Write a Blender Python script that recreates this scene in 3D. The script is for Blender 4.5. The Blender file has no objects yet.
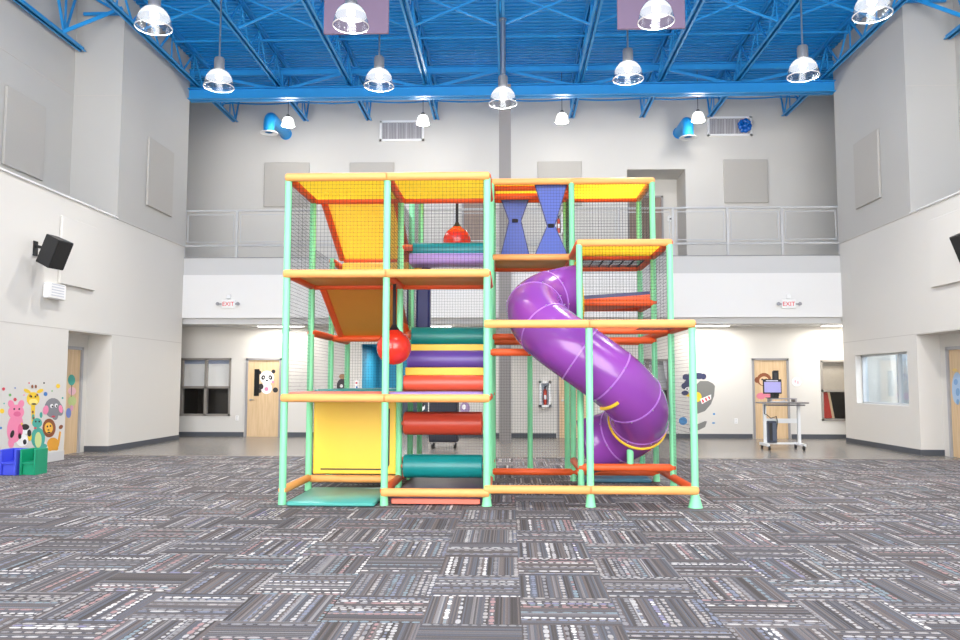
import bpy, math, random
from mathutils import Vector, Matrix

random.seed(7)
scene = bpy.context.scene
COL = scene.collection

# ------------------------------------------------------------------ camera model
FPX, PITCH, YAW, ROLL, EYE = 789.57, .0786, .0368, .0015, 1.4569
_ct, _st, _cp, _sp = math.cos(YAW), math.sin(YAW), math.cos(PITCH), math.sin(PITCH)
RV = Vector((_ct, _st, 0)); FV = Vector((-_st*_cp, _ct*_cp, _sp)); UV = Vector((_st*_sp, -_ct*_sp, _cp))
EYEP = Vector((0, 0, EYE))

def at(x, y, X=None, Y=None, Z=None):
    """the point of a world plane (X=, Y= or Z= constant) that the photograph shows at pixel x, y"""
    c, s = math.cos(ROLL), math.sin(ROLL)
    a, b = x-480, y-320
    d = FV + RV*((c*a+s*b)/FPX) - UV*((-s*a+c*b)/FPX)
    t = X/d.x if X is not None else (Y/d.y if Y is not None else (Z-EYE)/d.z)
    return EYEP + d*t

cam = bpy.data.cameras.new('camera'); camo = bpy.data.objects.new('camera', cam); COL.objects.link(camo)
cam.sensor_width = 36; cam.lens = FPX*36/960; cam.clip_end = 200
c_, s_ = math.cos(ROLL), math.sin(ROLL)
r_, u_ = RV*c_ + UV*s_, UV*c_ - RV*s_
m = Matrix((r_, u_, -FV)).transposed().to_4x4(); m.translation = EYEP
camo.matrix_world = m
scene.camera = camo
scene.view_settings.view_transform = 'Standard'; scene.view_settings.look = 'None'
scene.view_settings.gamma = 1; scene.view_settings.use_curve_mapping = False

# ------------------------------------------------------------------ materials
def lin(c):
    return tuple(((v/255)/12.92 if v/255 <= .04045 else ((v/255+.055)/1.055)**2.4) for v in c)

MATS = {}
def mat(name, rgb, rough=.5, vary=.04, scale=6, metal=0., spec=.5, bump=0., bscale=60, emit=0., coat=0.):
    if name in MATS: return MATS[name]
    M = bpy.data.materials.new(name); M.use_nodes = True
    nt = M.node_tree; B = nt.nodes['Principled BSDF']
    col = lin(rgb)
    tc = nt.nodes.new('ShaderNodeTexCoord'); nz = nt.nodes.new('ShaderNodeTexNoise')
    nz.inputs['Scale'].default_value = scale; nz.inputs['Detail'].default_value = 3
    nt.links.new(tc.outputs['Object'], nz.inputs['Vector'])
    mx = nt.nodes.new('ShaderNodeMix'); mx.data_type = 'RGBA'
    mx.inputs[6].default_value = (*[v*(1-vary) for v in col], 1)
    mx.inputs[7].default_value = (*[min(1, v*(1+vary)) for v in col], 1)
    nt.links.new(nz.outputs['Fac'], mx.inputs[0]); nt.links.new(mx.outputs[2], B.inputs['Base Color'])
    B.inputs['Roughness'].default_value = rough; B.inputs['Metallic'].default_value = metal
    B.inputs['Specular IOR Level'].default_value = spec; B.inputs['Coat Weight'].default_value = coat
    if emit:
        B.inputs['Emission Color'].default_value = (*col, 1); B.inputs['Emission Strength'].default_value = emit
    if bump:
        n2 = nt.nodes.new('ShaderNodeTexNoise'); n2.inputs['Scale'].default_value = bscale
        bp = nt.nodes.new('ShaderNodeBump'); bp.inputs['Strength'].default_value = bump; bp.inputs['Distance'].default_value = .01
        nt.links.new(tc.outputs['Object'], n2.inputs['Vector'])
        nt.links.new(n2.outputs['Fac'], bp.inputs['Height']); nt.links.new(bp.outputs['Normal'], B.inputs['Normal'])
    MATS[name] = M
    return M

def carpet_mat():
    M = bpy.data.materials.new('carpet_tiles'); M.use_nodes = True; nt = M.node_tree; N = nt.nodes; L = nt.links
    B = N['Principled BSDF']; B.inputs['Roughness'].default_value = .95; B.inputs['Specular IOR Level'].default_value = .1
    def V(x):
        return x
    def math_(op, a, b=None, c=None):
        n = N.new('ShaderNodeMath'); n.operation = op
        for i, v in enumerate((a, b, c)):
            if v is None: continue
            if isinstance(v, (int, float)): n.inputs[i].default_value = v
            else: L.new(v, n.inputs[i])
        return n.outputs[0]
    def comb(a, b, c):
        n = N.new('ShaderNodeCombineXYZ')
        for i, v in enumerate((a, b, c)):
            if isinstance(v, (int, float)): n.inputs[i].default_value = v
            else: L.new(v, n.inputs[i])
        return n.outputs[0]
    def white(v, d='3D'):
        n = N.new('ShaderNodeTexWhiteNoise'); n.noise_dimensions = d; L.new(v, n.inputs['Vector']); return n
    geo = N.new('ShaderNodeNewGeometry'); sep = N.new('ShaderNodeSeparateXYZ'); L.new(geo.outputs['Position'], sep.inputs[0])
    T = .61
    tx = math_('DIVIDE', math_('ADD', sep.outputs[0], 25.547), T); ty = math_('DIVIDE', math_('ADD', sep.outputs[1], 19.504), T)
    ix, iy = math_('FLOOR', tx), math_('FLOOR', ty)
    fx, fy = math_('FRACT', tx), math_('FRACT', ty)
    par = math_('MODULO', math_('ADD', ix, iy), 2.)
    def sel(a, b):                              # par ? b : a
        return math_('ADD', math_('MULTIPLY', a, math_('SUBTRACT', 1., par)), math_('MULTIPLY', b, par))
    u, v = sel(fx, fy), sel(fy, fx)             # u runs along the stripes, v across them
    NS = 15.
    vs = math_('MULTIPLY', v, NS); si = math_('FLOOR', vs); sf = math_('FRACT', vs)
    w1 = white(comb(ix, iy, si)); sc = N.new('ShaderNodeSeparateColor'); L.new(w1.outputs['Color'], sc.inputs[0])
    r1, r2, r3 = sc.outputs[0], sc.outputs[1], sc.outputs[2]
    # rounded yarn dashes along each stripe
    du = math_('ADD', math_('MULTIPLY', u, math_('ADD', 6., math_('MULTIPLY', r2, 6.))), math_('MULTIPLY', r3, 9.))
    w3 = white(comb(math_('FLOOR', du), si, math_('ADD', ix, math_('MULTIPLY', iy, 7.3))))
    df = math_('SUBTRACT', math_('FRACT', du), .5)
    ln = math_('ADD', .24, math_('MULTIPLY', w3.outputs['Value'], .26)); wd = math_('ADD', .2, math_('MULTIPLY', w3.outputs['Value'], .24))
    dist = math_('ADD', math_('POWER', math_('ABSOLUTE', math_('DIVIDE', df, ln)), 3.), math_('POWER', math_('ABSOLUTE', math_('DIVIDE', math_('SUBTRACT', sf, .5), wd)), 2.))
    on = math_('LESS_THAN', dist, 1.)
    on = math_('MULTIPLY', on, math_('GREATER_THAN', r1, .52))      # this stripe carries light yarn
    ramp = N.new('ShaderNodeValToRGB'); ramp.color_ramp.interpolation = 'CONSTANT'
    cols = [(0, (140, 137, 138)), (.2, (168, 162, 158)), (.38, (128, 132, 146)), (.5, (184, 180, 177)), (.66, (166, 134, 132)), (.74, (130, 144, 150)), (.84, (218, 213, 208)), (.95, (136, 132, 156))]
    el = ramp.color_ramp.elements
    el[0].position = 0; el[0].color = (*lin(cols[0][1]), 1); el[1].position = cols[1][0]; el[1].color = (*lin(cols[1][1]), 1)
    for p, c in cols[2:]:
        e = el.new(p); e.color = (*lin(c), 1)
    L.new(math_('ADD', math_('MULTIPLY', math_('FRACT', math_('MULTIPLY', r1, 17.3)), .94), math_('MULTIPLY', w3.outputs['Value'], .06)), ramp.inputs[0])
    # base yarn: fine lines inside every stripe, each its own grey, blue or brown
    fi = math_('FLOOR', math_('MULTIPLY', v, NS*4.)); w4 = white(comb(fi, math_('ADD', ix, .37), iy))
    rb = N.new('ShaderNodeValToRGB'); eb = rb.color_ramp.elements
    eb[0].position = 0; eb[0].color = (*lin((72, 67, 65)), 1); eb[1].position = 1; eb[1].color = (*lin((172, 169, 168)), 1)
    for p, c in ((.3, (90, 85, 83)), (.5, (102, 104, 112)), (.65, (108, 97, 93)), (.85, (124, 118, 117))):
        e = eb.new(p); e.color = (*lin(c), 1)
    L.new(math_('ADD', math_('MULTIPLY', r3, .35), math_('MULTIPLY', w4.outputs['Value'], .65)), rb.inputs[0])
    mx = N.new('ShaderNodeMix'); mx.data_type = 'RGBA'
    L.new(on, mx.inputs[0]); L.new(rb.outputs[0], mx.inputs[6]); L.new(ramp.outputs[0], mx.inputs[7])
    # fine pile grain
    nz = N.new('ShaderNodeTexNoise'); nz.inputs['Scale'].default_value = 160; L.new(geo.outputs['Position'], nz.inputs['Vector'])
    mul = N.new('ShaderNodeMix'); mul.data_type = 'RGBA'; mul.blend_type = 'MULTIPLY'; mul.inputs[0].default_value = .55
    L.new(mx.outputs[2], mul.inputs[6])
    rg = N.new('ShaderNodeMapRange'); rg.inputs[1].default_value = .3; rg.inputs[2].default_value = .7; rg.inputs[3].default_value = .45; rg.inputs[4].default_value = 1.4
    L.new(nz.outputs['Fac'], rg.inputs[0]); L.new(rg.outputs[0], mul.inputs[7])
    L.new(mul.outputs[2], B.inputs['Base Color'])
    bp = N.new('ShaderNodeBump'); bp.inputs['Strength'].default_value = .3; bp.inputs['Distance'].default_value = .006
    L.new(on, bp.inputs['Height']); L.new(bp.outputs['Normal'], B.inputs['Normal'])
    return M

def vinyl_translucent(name, rgb, share=.5):
    """coloured vinyl sheet that lets light through from the far side"""
    M = mat(name, rgb, .45, .04, 3, bump=.04, bscale=12); nt = M.node_tree; N = nt.nodes; L = nt.links
    B = N['Principled BSDF']; out = N['Material Output']
    tl = N.new('ShaderNodeBsdfTranslucent'); tl.inputs[0].default_value = (*lin(rgb), 1)
    a = N.new('ShaderNodeMixShader'); a.inputs[0].default_value = share
    L.new(B.outputs[0], a.inputs[1]); L.new(tl.outputs[0], a.inputs[2]); L.new(a.outputs[0], out.inputs[0])
    return M

def wood_mat(name, rgb, rgb2):
    M = bpy.data.materials.new(name); M.use_nodes = True; nt = M.node_tree; N = nt.nodes; L = nt.links
    B = N['Principled BSDF']; B.inputs['Roughness'].default_value = .4
    tc = N.new('ShaderNodeTexCoord'); mp = N.new('ShaderNodeMapping'); mp.inputs['Scale'].default_value = (14, 14, 1.1)
    L.new(tc.outputs['Object'], mp.inputs[0])
    nz = N.new('ShaderNodeTexNoise'); nz.inputs['Scale'].default_value = 1.4; nz.inputs['Detail'].default_value = 5; nz.inputs['Distortion'].default_value = .6
    L.new(mp.outputs[0], nz.inputs['Vector'])
    r = N.new('ShaderNodeValToRGB'); r.color_ramp.elements[0].position = .3; r.color_ramp.elements[1].position = .7
    r.color_ramp.elements[0].color = (*lin(rgb2), 1); r.color_ramp.elements[1].color = (*lin(rgb), 1)
    L.new(nz.outputs['Fac'], r.inputs[0]); L.new(r.outputs[0], B.inputs['Base Color'])
    return M

def glass_mat(name, tint=(255, 255, 255), refl=.18, milky=0.):
    M = bpy.data.materials.new(name); M.use_nodes = True; nt = M.node_tree; N = nt.nodes; L = nt.links
    N.remove(N['Principled BSDF']); out = N['Material Output']
    tr = N.new('ShaderNodeBsdfTransparent'); tr.inputs[0].default_value = (*lin(tint), 1)
    gl = N.new('ShaderNodeBsdfGlossy'); gl.inputs['Roughness'].default_value = .05
    lw = N.new('ShaderNodeLayerWeight'); lw.inputs[0].default_value = .35
    mr = N.new('ShaderNodeMapRange'); mr.inputs[3].default_value = refl*.5; mr.inputs[4].default_value = min(1, refl*2.2)
    L.new(lw.outputs['Facing'], mr.inputs[0])
    a = N.new('ShaderNodeMixShader'); L.new(mr.outputs[0], a.inputs[0]); L.new(tr.outputs[0], a.inputs[1]); L.new(gl.outputs[0], a.inputs[2])
    last = a
    if milky:
        tl = N.new('ShaderNodeBsdfTranslucent'); tl.inputs[0].default_value = (.9, .92, .93, 1)
        df = N.new('ShaderNodeBsdfDiffuse'); df.inputs[0].default_value = (.85, .87, .88, 1)
        m2 = N.new('ShaderNodeMixShader'); m2.inputs[0].default_value = .4; L.new(tl.outputs[0], m2.inputs[1]); L.new(df.outputs[0], m2.inputs[2])
        b = N.new('ShaderNodeMixShader'); b.inputs[0].default_value = milky; L.new(a.outputs[0], b.inputs[1]); L.new(m2.outputs[0], b.inputs[2])
        last = b
    L.new(last.outputs[0], out.inputs[0])
    return M

WALL = mat('cream_wall_paint', (214, 211, 206), .7, .012, 1.2)
WALLW = mat('white_wall_paint', (232, 231, 230), .7, .01, 1.5)
WALLG = mat('upper_wall_grey', (190, 188, 184), .75, .012, 1.1)
FASG = mat('balcony_edge_paint', (203, 203, 203), .7, .01, 1.5)
WALLM = mat('balcony_wall_lightened', (208, 205, 200), .75, .012, 1.1)  # upper wall grey lightened in place of lamp light
DECKB = mat('blue_roof_deck', (10, 146, 222), .5, .05, 2.)
STEELB = mat('blue_painted_steel', (36, 148, 218), .42, .05, 4.)
LAMIN = mat('grey_floor_laminate', (128, 122, 116), .26, .10, 1.6)
BASED = mat('dark_rubber_base', (76, 80, 88), .6, .03, 8)
BASEL = mat('pale_rubber_base', (205, 204, 204), .6, .03, 8)
JOINT = mat('joint_grey', (196, 192, 187), .8, .02, 8)  # slightly darker grey strips along the wall joints
FRAME = mat('grey_painted_frame', (150, 148, 150), .45, .03, 6)
WFRAME = mat('taupe_window_frame', (142, 136, 130), .45, .03, 6)
RAILM = mat('grey_railing_paint', (196, 196, 197), .4, .03, 6)
COLM = mat('dark_grey_column_paint', (140, 136, 135), .6, .03, 3)
PANELM = mat('acoustic_cloth', (206, 201, 194), .95, .03, 30, bump=.15, bscale=300)
PANELG = mat('grey_acoustic_cloth', (184, 180, 174), .95, .03, 30, bump=.15, bscale=300)
WOOD = wood_mat('maple_door_veneer', (226, 197, 158), (208, 176, 134))
WOODD = wood_mat('brown_door_veneer', (150, 128, 116), (132, 110, 98))
DARKROOM = mat('dark_room_surface', (44, 38, 34), .8, .1, 3)
MINT = mat('mint_foam_sleeve', (138, 228, 172), .5, .06, 5, bump=.05, bscale=90)
ORANGE = mat('orange_foam_sleeve', (238, 96, 40), .5, .06, 5, bump=.05, bscale=90)
ORANGE_LIT = mat('lit_orange_foam_sleeve', (250, 172, 100), .5, .06, 5, bump=.05, bscale=90)  # rail orange made paler, bright front light put into the colour
YELLOW = mat('yellow_vinyl', (250, 206, 58), .42, .04, 3, bump=.04, bscale=12)
ROOFY = vinyl_translucent('yellow_roof_vinyl', (255, 230, 112), .85)
SLOPEY = vinyl_translucent('yellow_slope_vinyl', (255, 230, 118), .66)
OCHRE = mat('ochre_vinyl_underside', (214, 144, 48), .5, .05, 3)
TEAL = mat('teal_vinyl', (20, 140, 140), .35, .05, 3, bump=.04, bscale=14)
PURPLE = mat('purple_vinyl', (96, 70, 160), .35, .05, 3, bump=.04, bscale=14)
LILAC = mat('lilac_vinyl', (160, 136, 204), .4, .05, 3, bump=.04, bscale=14)
SALMON = mat('salmon_vinyl', (228, 120, 100), .4, .05, 3)
RED = mat('red_vinyl', (216, 78, 54), .35, .05, 3, bump=.04, bscale=14)
CORAL = mat('coral_vinyl', (240, 92, 66), .35, .05, 3, bump=.04, bscale=14)
NAVY = mat('navy_vinyl', (42, 48, 110), .4, .06, 3)
BLUEV = mat('cobalt_vinyl', (66, 92, 190), .45, .05, 4, bump=.04, bscale=14)
PLUM = mat('dark_plum_vinyl', (92, 74, 98), .45, .06, 4)
SLIDEL = mat('pale_purple_flange', (178, 118, 208), .3, .05, 3)
SLIDE = mat('purple_moulded_plastic', (138, 66, 162), .24, .06, 2.2, coat=.3)
BALL = mat('glossy_red_buoy', (224, 52, 34), .22, .04, 3, coat=.4)
NET = mat('black_netting', (44, 44, 48), .9, .1, 20)
BLACK = mat('black_plastic', (26, 27, 30), .45, .08, 12)
STRAP = mat('black_webbing', (30, 30, 36), .8, .1, 40)
WHITEP = mat('white_plastic', (240, 240, 240), .4, .02, 8)
METAL = mat('brushed_metal', (178, 180, 184), .3, .05, 10, metal=.9)
GALV = mat('grey_metal_housing', (150, 150, 152), .4, .05, 14, metal=.5)
LILACP = mat('lilac_baffle_cloth', (124, 106, 130), .8, .03, 5)
BULB = mat('lamp_glow', (255, 247, 236), .5, 0, 1, emit=7.)
DOMEW = mat('white_lit_dome', (255, 253, 248), .5, 0, 1, emit=1.2)
GLOWCAP = bpy.data.materials.new('frosted_glow_cap'); GLOWCAP.use_nodes = True  # emissive cap standing in for bulb light on the dome crown
_n = GLOWCAP.node_tree; _n.nodes.remove(_n.nodes['Principled BSDF'])
_e = _n.nodes.new('ShaderNodeEmission'); _e.inputs[0].default_value = (1, .98, .95, 1); _e.inputs[1].default_value = 2.4
_t = _n.nodes.new('ShaderNodeBsdfTransparent'); _m = _n.nodes.new('ShaderNodeMixShader'); _m.inputs[0].default_value = .5
_n.links.new(_t.outputs[0], _m.inputs[1]); _n.links.new(_e.outputs[0], _m.inputs[2]); _n.links.new(_m.outputs[0], _n.nodes['Material Output'].inputs[0])
TUBE = mat('fluorescent_lens', (255, 255, 252), .5, 0, 1, emit=4.)
SHADE = glass_mat('prismatic_acrylic', (226, 230, 234), .30)
PANE = glass_mat('window_glass', (240, 245, 248), .12)
DPANE = glass_mat('dim_window_glass', (250, 250, 250), .05)
CARPET = carpet_mat()

# ------------------------------------------------------------------ mesh builder
class MB:
    def __init__(s): s.v = []; s.f = []
    def add(s, vs, fs):
        n = len(s.v); s.v += [tuple(v) for v in vs]; s.f += [tuple(i+n for i in f) for f in fs]; return s
    def box(s, x0, x1, y0, y1, z0, z1):
        x0, x1 = sorted((x0, x1)); y0, y1 = sorted((y0, y1)); z0, z1 = sorted((z0, z1))
        vs = [(x0,y0,z0),(x1,y0,z0),(x1,y1,z0),(x0,y1,z0),(x0,y0,z1),(x1,y0,z1),(x1,y1,z1),(x0,y1,z1)]
        return s.add(vs, [(0,3,2,1),(4,5,6,7),(0,1,5,4),(1,2,6,5),(2,3,7,6),(3,0,4,7)])
    def obox(s, c, ax, ay, az):
        """box about c with half-axis vectors"""
        c, ax, ay, az = map(Vector, (c, ax, ay, az))
        vs = [c+ax*i+ay*j+az*k for k in (-1,1) for i, j in ((-1,-1),(1,-1),(1,1),(-1,1))]
        return s.add(vs, [(0,3,2,1),(4,5,6,7),(0,1,5,4),(1,2,6,5),(2,3,7,6),(3,0,4,7)])
    def rbox(s, x0, x1, y0, y1, z0, z1, r=.02):
        """box with its edges chamfered"""
        x0, x1 = sorted((x0, x1)); y0, y1 = sorted((y0, y1)); z0, z1 = sorted((z0, z1))
        def ring(i, z): return [(x0+i+r*.0,y0+i,z),(x1-i,y0+i,z),(x1-i,y1-i,z),(x0+i,y1-i,z)]
        def oct_(i, z):
            a, b, c, d = x0+i, x1-i, y0+i, y1-i
            return [(a+r,c,z),(b-r,c,z),(b,c+r,z),(b,d-r,z),(b-r,d,z),(a+r,d,z),(a,d-r,z),(a,c+r,z)]
        L = [oct_(r*.7, z0), oct_(0, z0+r*.7), oct_(0, z1-r*.7), oct_(r*.7, z1)]
        vs = sum(L, []); fs = [tuple(range(7,-1,-1)), tuple(range(24,32))]
        for k in range(3):
            for i in range(8):
                j = (i+1) % 8; fs.append((k*8+i, k*8+j, k*8+8+j, k*8+8+i))
        return s.add(vs, fs)
    def bar(s, p0, p1, w, h=None, up=(0,0,1)):
        """rectangular bar from p0 to p1"""
        p0, p1 = Vector(p0), Vector(p1); d = p1-p0; l = d.length
        if l < 1e-6: return s
        d /= l; up = Vector(up)
        if abs(d.dot(up)) > .98: up = Vector((0,1,0))
        a = d.cross(up).normalized(); b = a.cross(d).normalized()
        return s.obox((p0+p1)/2, a*w/2, b*(h or w)/2, d*l/2)
    def tube(s, p0, p1, r, n=12, r1=None, caps=True):
        return s.sweep([p0, p1], [r, r if r1 is None else r1], n, caps)
    def sweep(s, pts, radii, n=12, caps=True, up=(0,0,1), ends=None):
        pts = [Vector(p) for p in pts]
        if isinstance(radii, (int, float)): radii = [radii]*len(pts)
        vs = []; a = None
        for i, p in enumerate(pts):
            t = (pts[min(i+1, len(pts)-1)] - pts[max(i-1, 0)]).normalized()
            if ends and i in (0, len(pts)-1): t = ends[0 if i == 0 else 1]
            if a is None:
                u = Vector(up)
                if abs(t.dot(u)) > .95: u = Vector((0,1,0))
                a = t.cross(u).normalized()
            else:
                a = (a - t*a.dot(t)).normalized()
            b = t.cross(a)
            for k in range(n):
                q = 2*math.pi*k/n
                vs.append(p + (a*math.cos(q) + b*math.sin(q))*radii[i])
        fs = []
        for i in range(len(pts)-1):
            for k in range(n):
                j = (k+1) % n
                fs.append((i*n+k, i*n+j, (i+1)*n+j, (i+1)*n+k))
        if caps:
            fs.append(tuple(range(n-1,-1,-1))); fs.append(tuple((len(pts)-1)*n+k for k in range(n)))
        return s.add(vs, fs)
    def lathe(s, c, prof, n=24, axis='z', close=False):
        """prof: (radius, height) pairs about the axis through c"""
        c = Vector(c); vs = []
        for r, h in prof:
            for k in range(n):
                q = 2*math.pi*k/n; x, y = r*math.cos(q), r*math.sin(q)
                vs.append(c + Vector({'z': (x,y,h), 'x': (h,x,y), 'y': (y,h,x)}[axis]))
        fs = []
        for i in range(len(prof)-1):
            for k in range(n):
                j = (k+1) % n; fs.append((i*n+k, i*n+j, (i+1)*n+j, (i+1)*n+k))
        if close:
            fs.append(tuple(range(n-1,-1,-1))); fs.append(tuple((len(prof)-1)*n+k for k in range(n)))
        return s.add(vs, fs)
    def ball(s, c, rx, ry, rz, n=20, m=12):
        c = Vector(c); vs = [c+Vector((0,0,rz))]
        for i in range(1, m):
            t = math.pi*i/m
            for k in range(n):
                q = 2*math.pi*k/n
                vs.append(c+Vector((rx*math.sin(t)*math.cos(q), ry*math.sin(t)*math.sin(q), rz*math.cos(t))))
        vs.append(c-Vector((0,0,rz))); fs = []
        for k in range(n): fs.append((0, 1+k, 1+(k+1) % n))
        for i in range(m-2):
            for k in range(n):
                j = (k+1) % n; fs.append((1+i*n+k, 1+(i+1)*n+k, 1+(i+1)*n+j, 1+i*n+j))
        e = len(vs)-1
        for k in range(n): fs.append((e, 1+(m-2)*n+(k+1) % n, 1+(m-2)*n+k))
        return s.add(vs, fs)
    def prism(s, poly, vec):
        """a closed outline (list of points) extruded by vec"""
        vec = Vector(vec); poly = [Vector(p) for p in poly]; n = len(poly)
        vs = poly + [p+vec for p in poly]
        fs = [tuple(range(n-1,-1,-1)), tuple(range(n, 2*n))] + [(i, (i+1) % n, n+(i+1) % n, n+i) for i in range(n)]
        return s.add(vs, fs)
    def build(s, name, material, parent=None, smooth=True):
        off = OFF.get(parent, Vector((0,0,0))) if parent is not None else None
        if off is None:
            xs = [v[0] for v in s.v]; ys = [v[1] for v in s.v]; zs = [v[2] for v in s.v]
            off = Vector(((min(xs)+max(xs))/2, (min(ys)+max(ys))/2, min(zs)))
        me = bpy.data.meshes.new(name)
        me.from_pydata([tuple(Vector(v)-off) for v in s.v], [], s.f); me.validate(); me.update()
        fix_normals(me)
        me.materials.append(material)
        if smooth:
            for p in me.polygons: p.use_smooth = True
            me.set_sharp_from_angle(angle=math.radians(38))
        o = bpy.data.objects.new(name, me); COL.objects.link(o)
        if parent is not None: o.parent = parent
        else: o.location = off
        OFF[o] = off
        return o

import bmesh
def fix_normals(me):
    b = bmesh.new(); b.from_mesh(me); bmesh.ops.recalc_face_normals(b, faces=b.faces[:]); b.to_mesh(me); b.free()

OFF = {}
def tag(o, label=None, cat=None, group=None, kind=None):
    if label: o['label'] = label
    if cat: o['category'] = cat
    if group: o['group'] = group
    if kind: o['kind'] = kind
    return o
def thing(name, label, cat, loc, group=None):
    o = bpy.data.objects.new(name, None); COL.objects.link(o); o.location = loc; o.empty_display_size = .2
    OFF[o] = Vector(loc); return tag(o, label, cat, group)
def struct(name, mb, m, parent=None, label=None, cat=None, smooth=False):
    o = mb.build(name, m, parent, smooth)
    if parent is None: tag(o, label, cat, None, 'structure')
    return o
def copy_tree(o, parent=None):
    c = o.copy(); COL.objects.link(c); c.parent = parent
    for ch in list(o.children): copy_tree(ch, c)
    return c

def slab(mb, uaxis, u0, u1, z0, z1, t0, t1, holes=()):
    """a wall in u and z, t0..t1 thick, with rectangular openings (ua, ub, za, zb)"""
    us = sorted({u0, u1, *[min(max(h[i], u0), u1) for h in holes for i in (0, 1)]})
    zs = sorted({z0, z1, *[min(max(h[i], z0), z1) for h in holes for i in (2, 3)]})
    for a, b in zip(us, us[1:]):
        for c, d in zip(zs, zs[1:]):
            if b-a < 1e-6 or d-c < 1e-6: continue
            if any(h[0] < (a+b)/2 < h[1] and h[2] < (c+d)/2 < h[3] for h in holes): continue
            if uaxis == 'x': mb.box(a, b, t0, t1, c, d)
            else: mb.box(t0, t1, a, b, c, d)
    return mb
# ================================================================== THE ROOM
XL, XR = -8.345, 8.253            # lower side walls
XBL, XBR = -9.40, 9.30            # recessed upper bays
YC, YN = 16.30, 14.65             # piers and door alcoves
YE = 19.83                        # end of the side walls = balcony front
YM = 22.80                        # wall of the upper level
YB = 21.0                         # wall of the lower corridor
ZL, ZA, ZD = 4.92, 2.425, 9.90    # ledge, alcove head, roof deck
ZF = 4.62                         # balcony floor
Y0 = -5.0

struct('floor', MB().box(-10, 10, Y0, 15.5, -.1, 0), CARPET)
struct('floor_corridor', MB().box(-12, 12, 15.5, 24.2, -.1, 0), LAMIN)
struct('trim_1', MB().box(-8.87, 8.72, 15.47, 15.53, 0, .006), mat('carpet_edge_strip', (120, 112, 106), .5))

# left wall: near part, alcove, far part, pier and recessed upper bay
XA_L, XA_R = at(84, 450, Y=YC).x, at(945, 461, Y=YC).x
w = MB()
w.box(-9.8, XL, Y0, YN, 0, ZL); w.box(-9.8, XL, YN, YC, ZA, ZL); w.box(-9.8, XL, YC, YE, 0, ZD+.2)
YDL0, YDL1 = 14.95, at(79, 400, X=XA_L).y
slab(w, 'y', YN, YC, 0, ZA, -9.8, XA_L, [(YDL0-.06, YDL1+.06, 0, 2.17)])
w.box(-9.8, XBL, Y0, YC, ZL, ZD+.2)
struct('wall_left', w, WALL)
# right wall, with the observation window in its far part
w = MB()
w.box(XR, 9.8, Y0, YN, 0, ZL); w.box(XR, 9.8, YN, YC, ZA, ZL)
WY0, WY1, WZ0, WZ1 = 16.70, 19.16, .975, 2.11
slab(w, 'y', YC, YE, 0, ZL, XR, XR+.28, [(WY0, WY1, WZ0, WZ1)])
w.box(XR, 9.8, YC, YE, ZL, ZD+.2); w.box(XR+.28, 9.8, YC, YC+.15, 0, ZL); w.box(XR+.28, 9.8, YE-.15, YE, 0, ZL)
slab(w, 'y', YN, YC, 0, ZA, XA_R, 9.8, [(14.95-.06, 16.0+.06, 0, 2.17)])
w.box(XBR, 9.8, Y0, YC, ZL, ZD+.2)
struct('wall_right', w, WALL)
# room behind the observation window
w = MB(); w.box(11.2, 11.35, 15.4, 20.6, 0, 3); w.box(9.8, 11.3, 20.3, 20.5, 0, 3); w.box(9.8, 11.3, 15.5, 15.7, 0, 3); w.box(8.55, 11.3, 15.5, 20.5, 2.9, 3.0)
struct('wall_office', w, mat('office_wall_paint', (214, 224, 232), .8))
o = struct('window_1', MB().box(XR+.20, XR+.215, WY0, WY1, WZ0, WZ1), PANE)
fr = MB(); fr.box(XR+.14, XR+.26, WY0, WY0+.05, WZ0, WZ1); fr.box(XR+.14, XR+.26, WY1-.05, WY1, WZ0, WZ1); fr.box(XR+.14, XR+.26, WY0, WY1, WZ0, WZ0+.04); fr.box(XR+.14, XR+.26, WY0, WY1, WZ1-.04, WZ1); fr.box(XR+.16, XR+.25, 17.42, 17.46, WZ0, WZ1)
struct('window_frame', fr, mat('pale_grey_frame', (190, 194, 198), .4), o)
b = thing('curtain', 'pale blue-grey curtain hanging behind the observation window in the right wall', 'curtain', (9.4, 18.3, .3))
for ya, yb in ((16.9, 17.35), (17.6, 18.55), (18.75, 19.5)):
    n = 26; c = MB(); vs = []; fs = []
    for i in range(n+1):
        y = ya+(yb-ya)*i/n; x = 9.4+.04*math.sin(i*1.9)
        vs += [(x, y, .3), (x, y, 2.5), (x+.012, y, .3), (x+.012, y, 2.5)]
    for i in range(n):
        q = i*4; fs += [(q, q+4, q+5, q+1), (q+2, q+3, q+7, q+6)]
    c.add(vs, fs).build('drape', mat('blue_grey_drape', (176, 190, 202), .9, .12, 9), b)

# corridor, balcony slab and the wall of the upper level
wins = []
def rect(x0, y0, x1, y1, Y):
    a, b = at(x0, y0, Y=Y), at(x1, y1, Y=Y); return (a.x, b.x, b.z, a.z)
WINL = rect(181.5, 358, 230, 416, YB); WINR = rect(820, 360, 869, 421, YB); WINC = rect(626, 359, 670, 418, YB)
TEALH = (-3.95, -2.15, 0, 2.47)
D1 = (-7.02, -6.13, 0, 2.09); D2 = (6.40, 7.28, 0, 2.09); D3 = (1.30, 2.20, 0, 2.09)
w = slab(MB(), 'x', -12, 12, 0, 3.05, YB, YB+.15, [WINL, WINR, WINC, TEALH, D1, D2, D3])
struct('wall_back', w, WALL)
w = MB(); w.box(-12.1, -12, YE, YM+.1, 0, ZD+.2); w.box(12, 12.1, YE, YM+.1, 0, ZD+.2)
w.box(-12, -9.7, YE-.15, YE-.02, 0, ZD+.2); w.box(9.7, 12, YE-.15, YE-.02, 0, ZD+.2)
struct('wall_side', w, WALL)
w = MB(); w.box(-12, 12, YE, YM, 4.19, ZF); w.box(-12, 12, YE+.1, YB+.2, 2.93, 4.19)
struct('floor_balcony', w, FASG)
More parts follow.
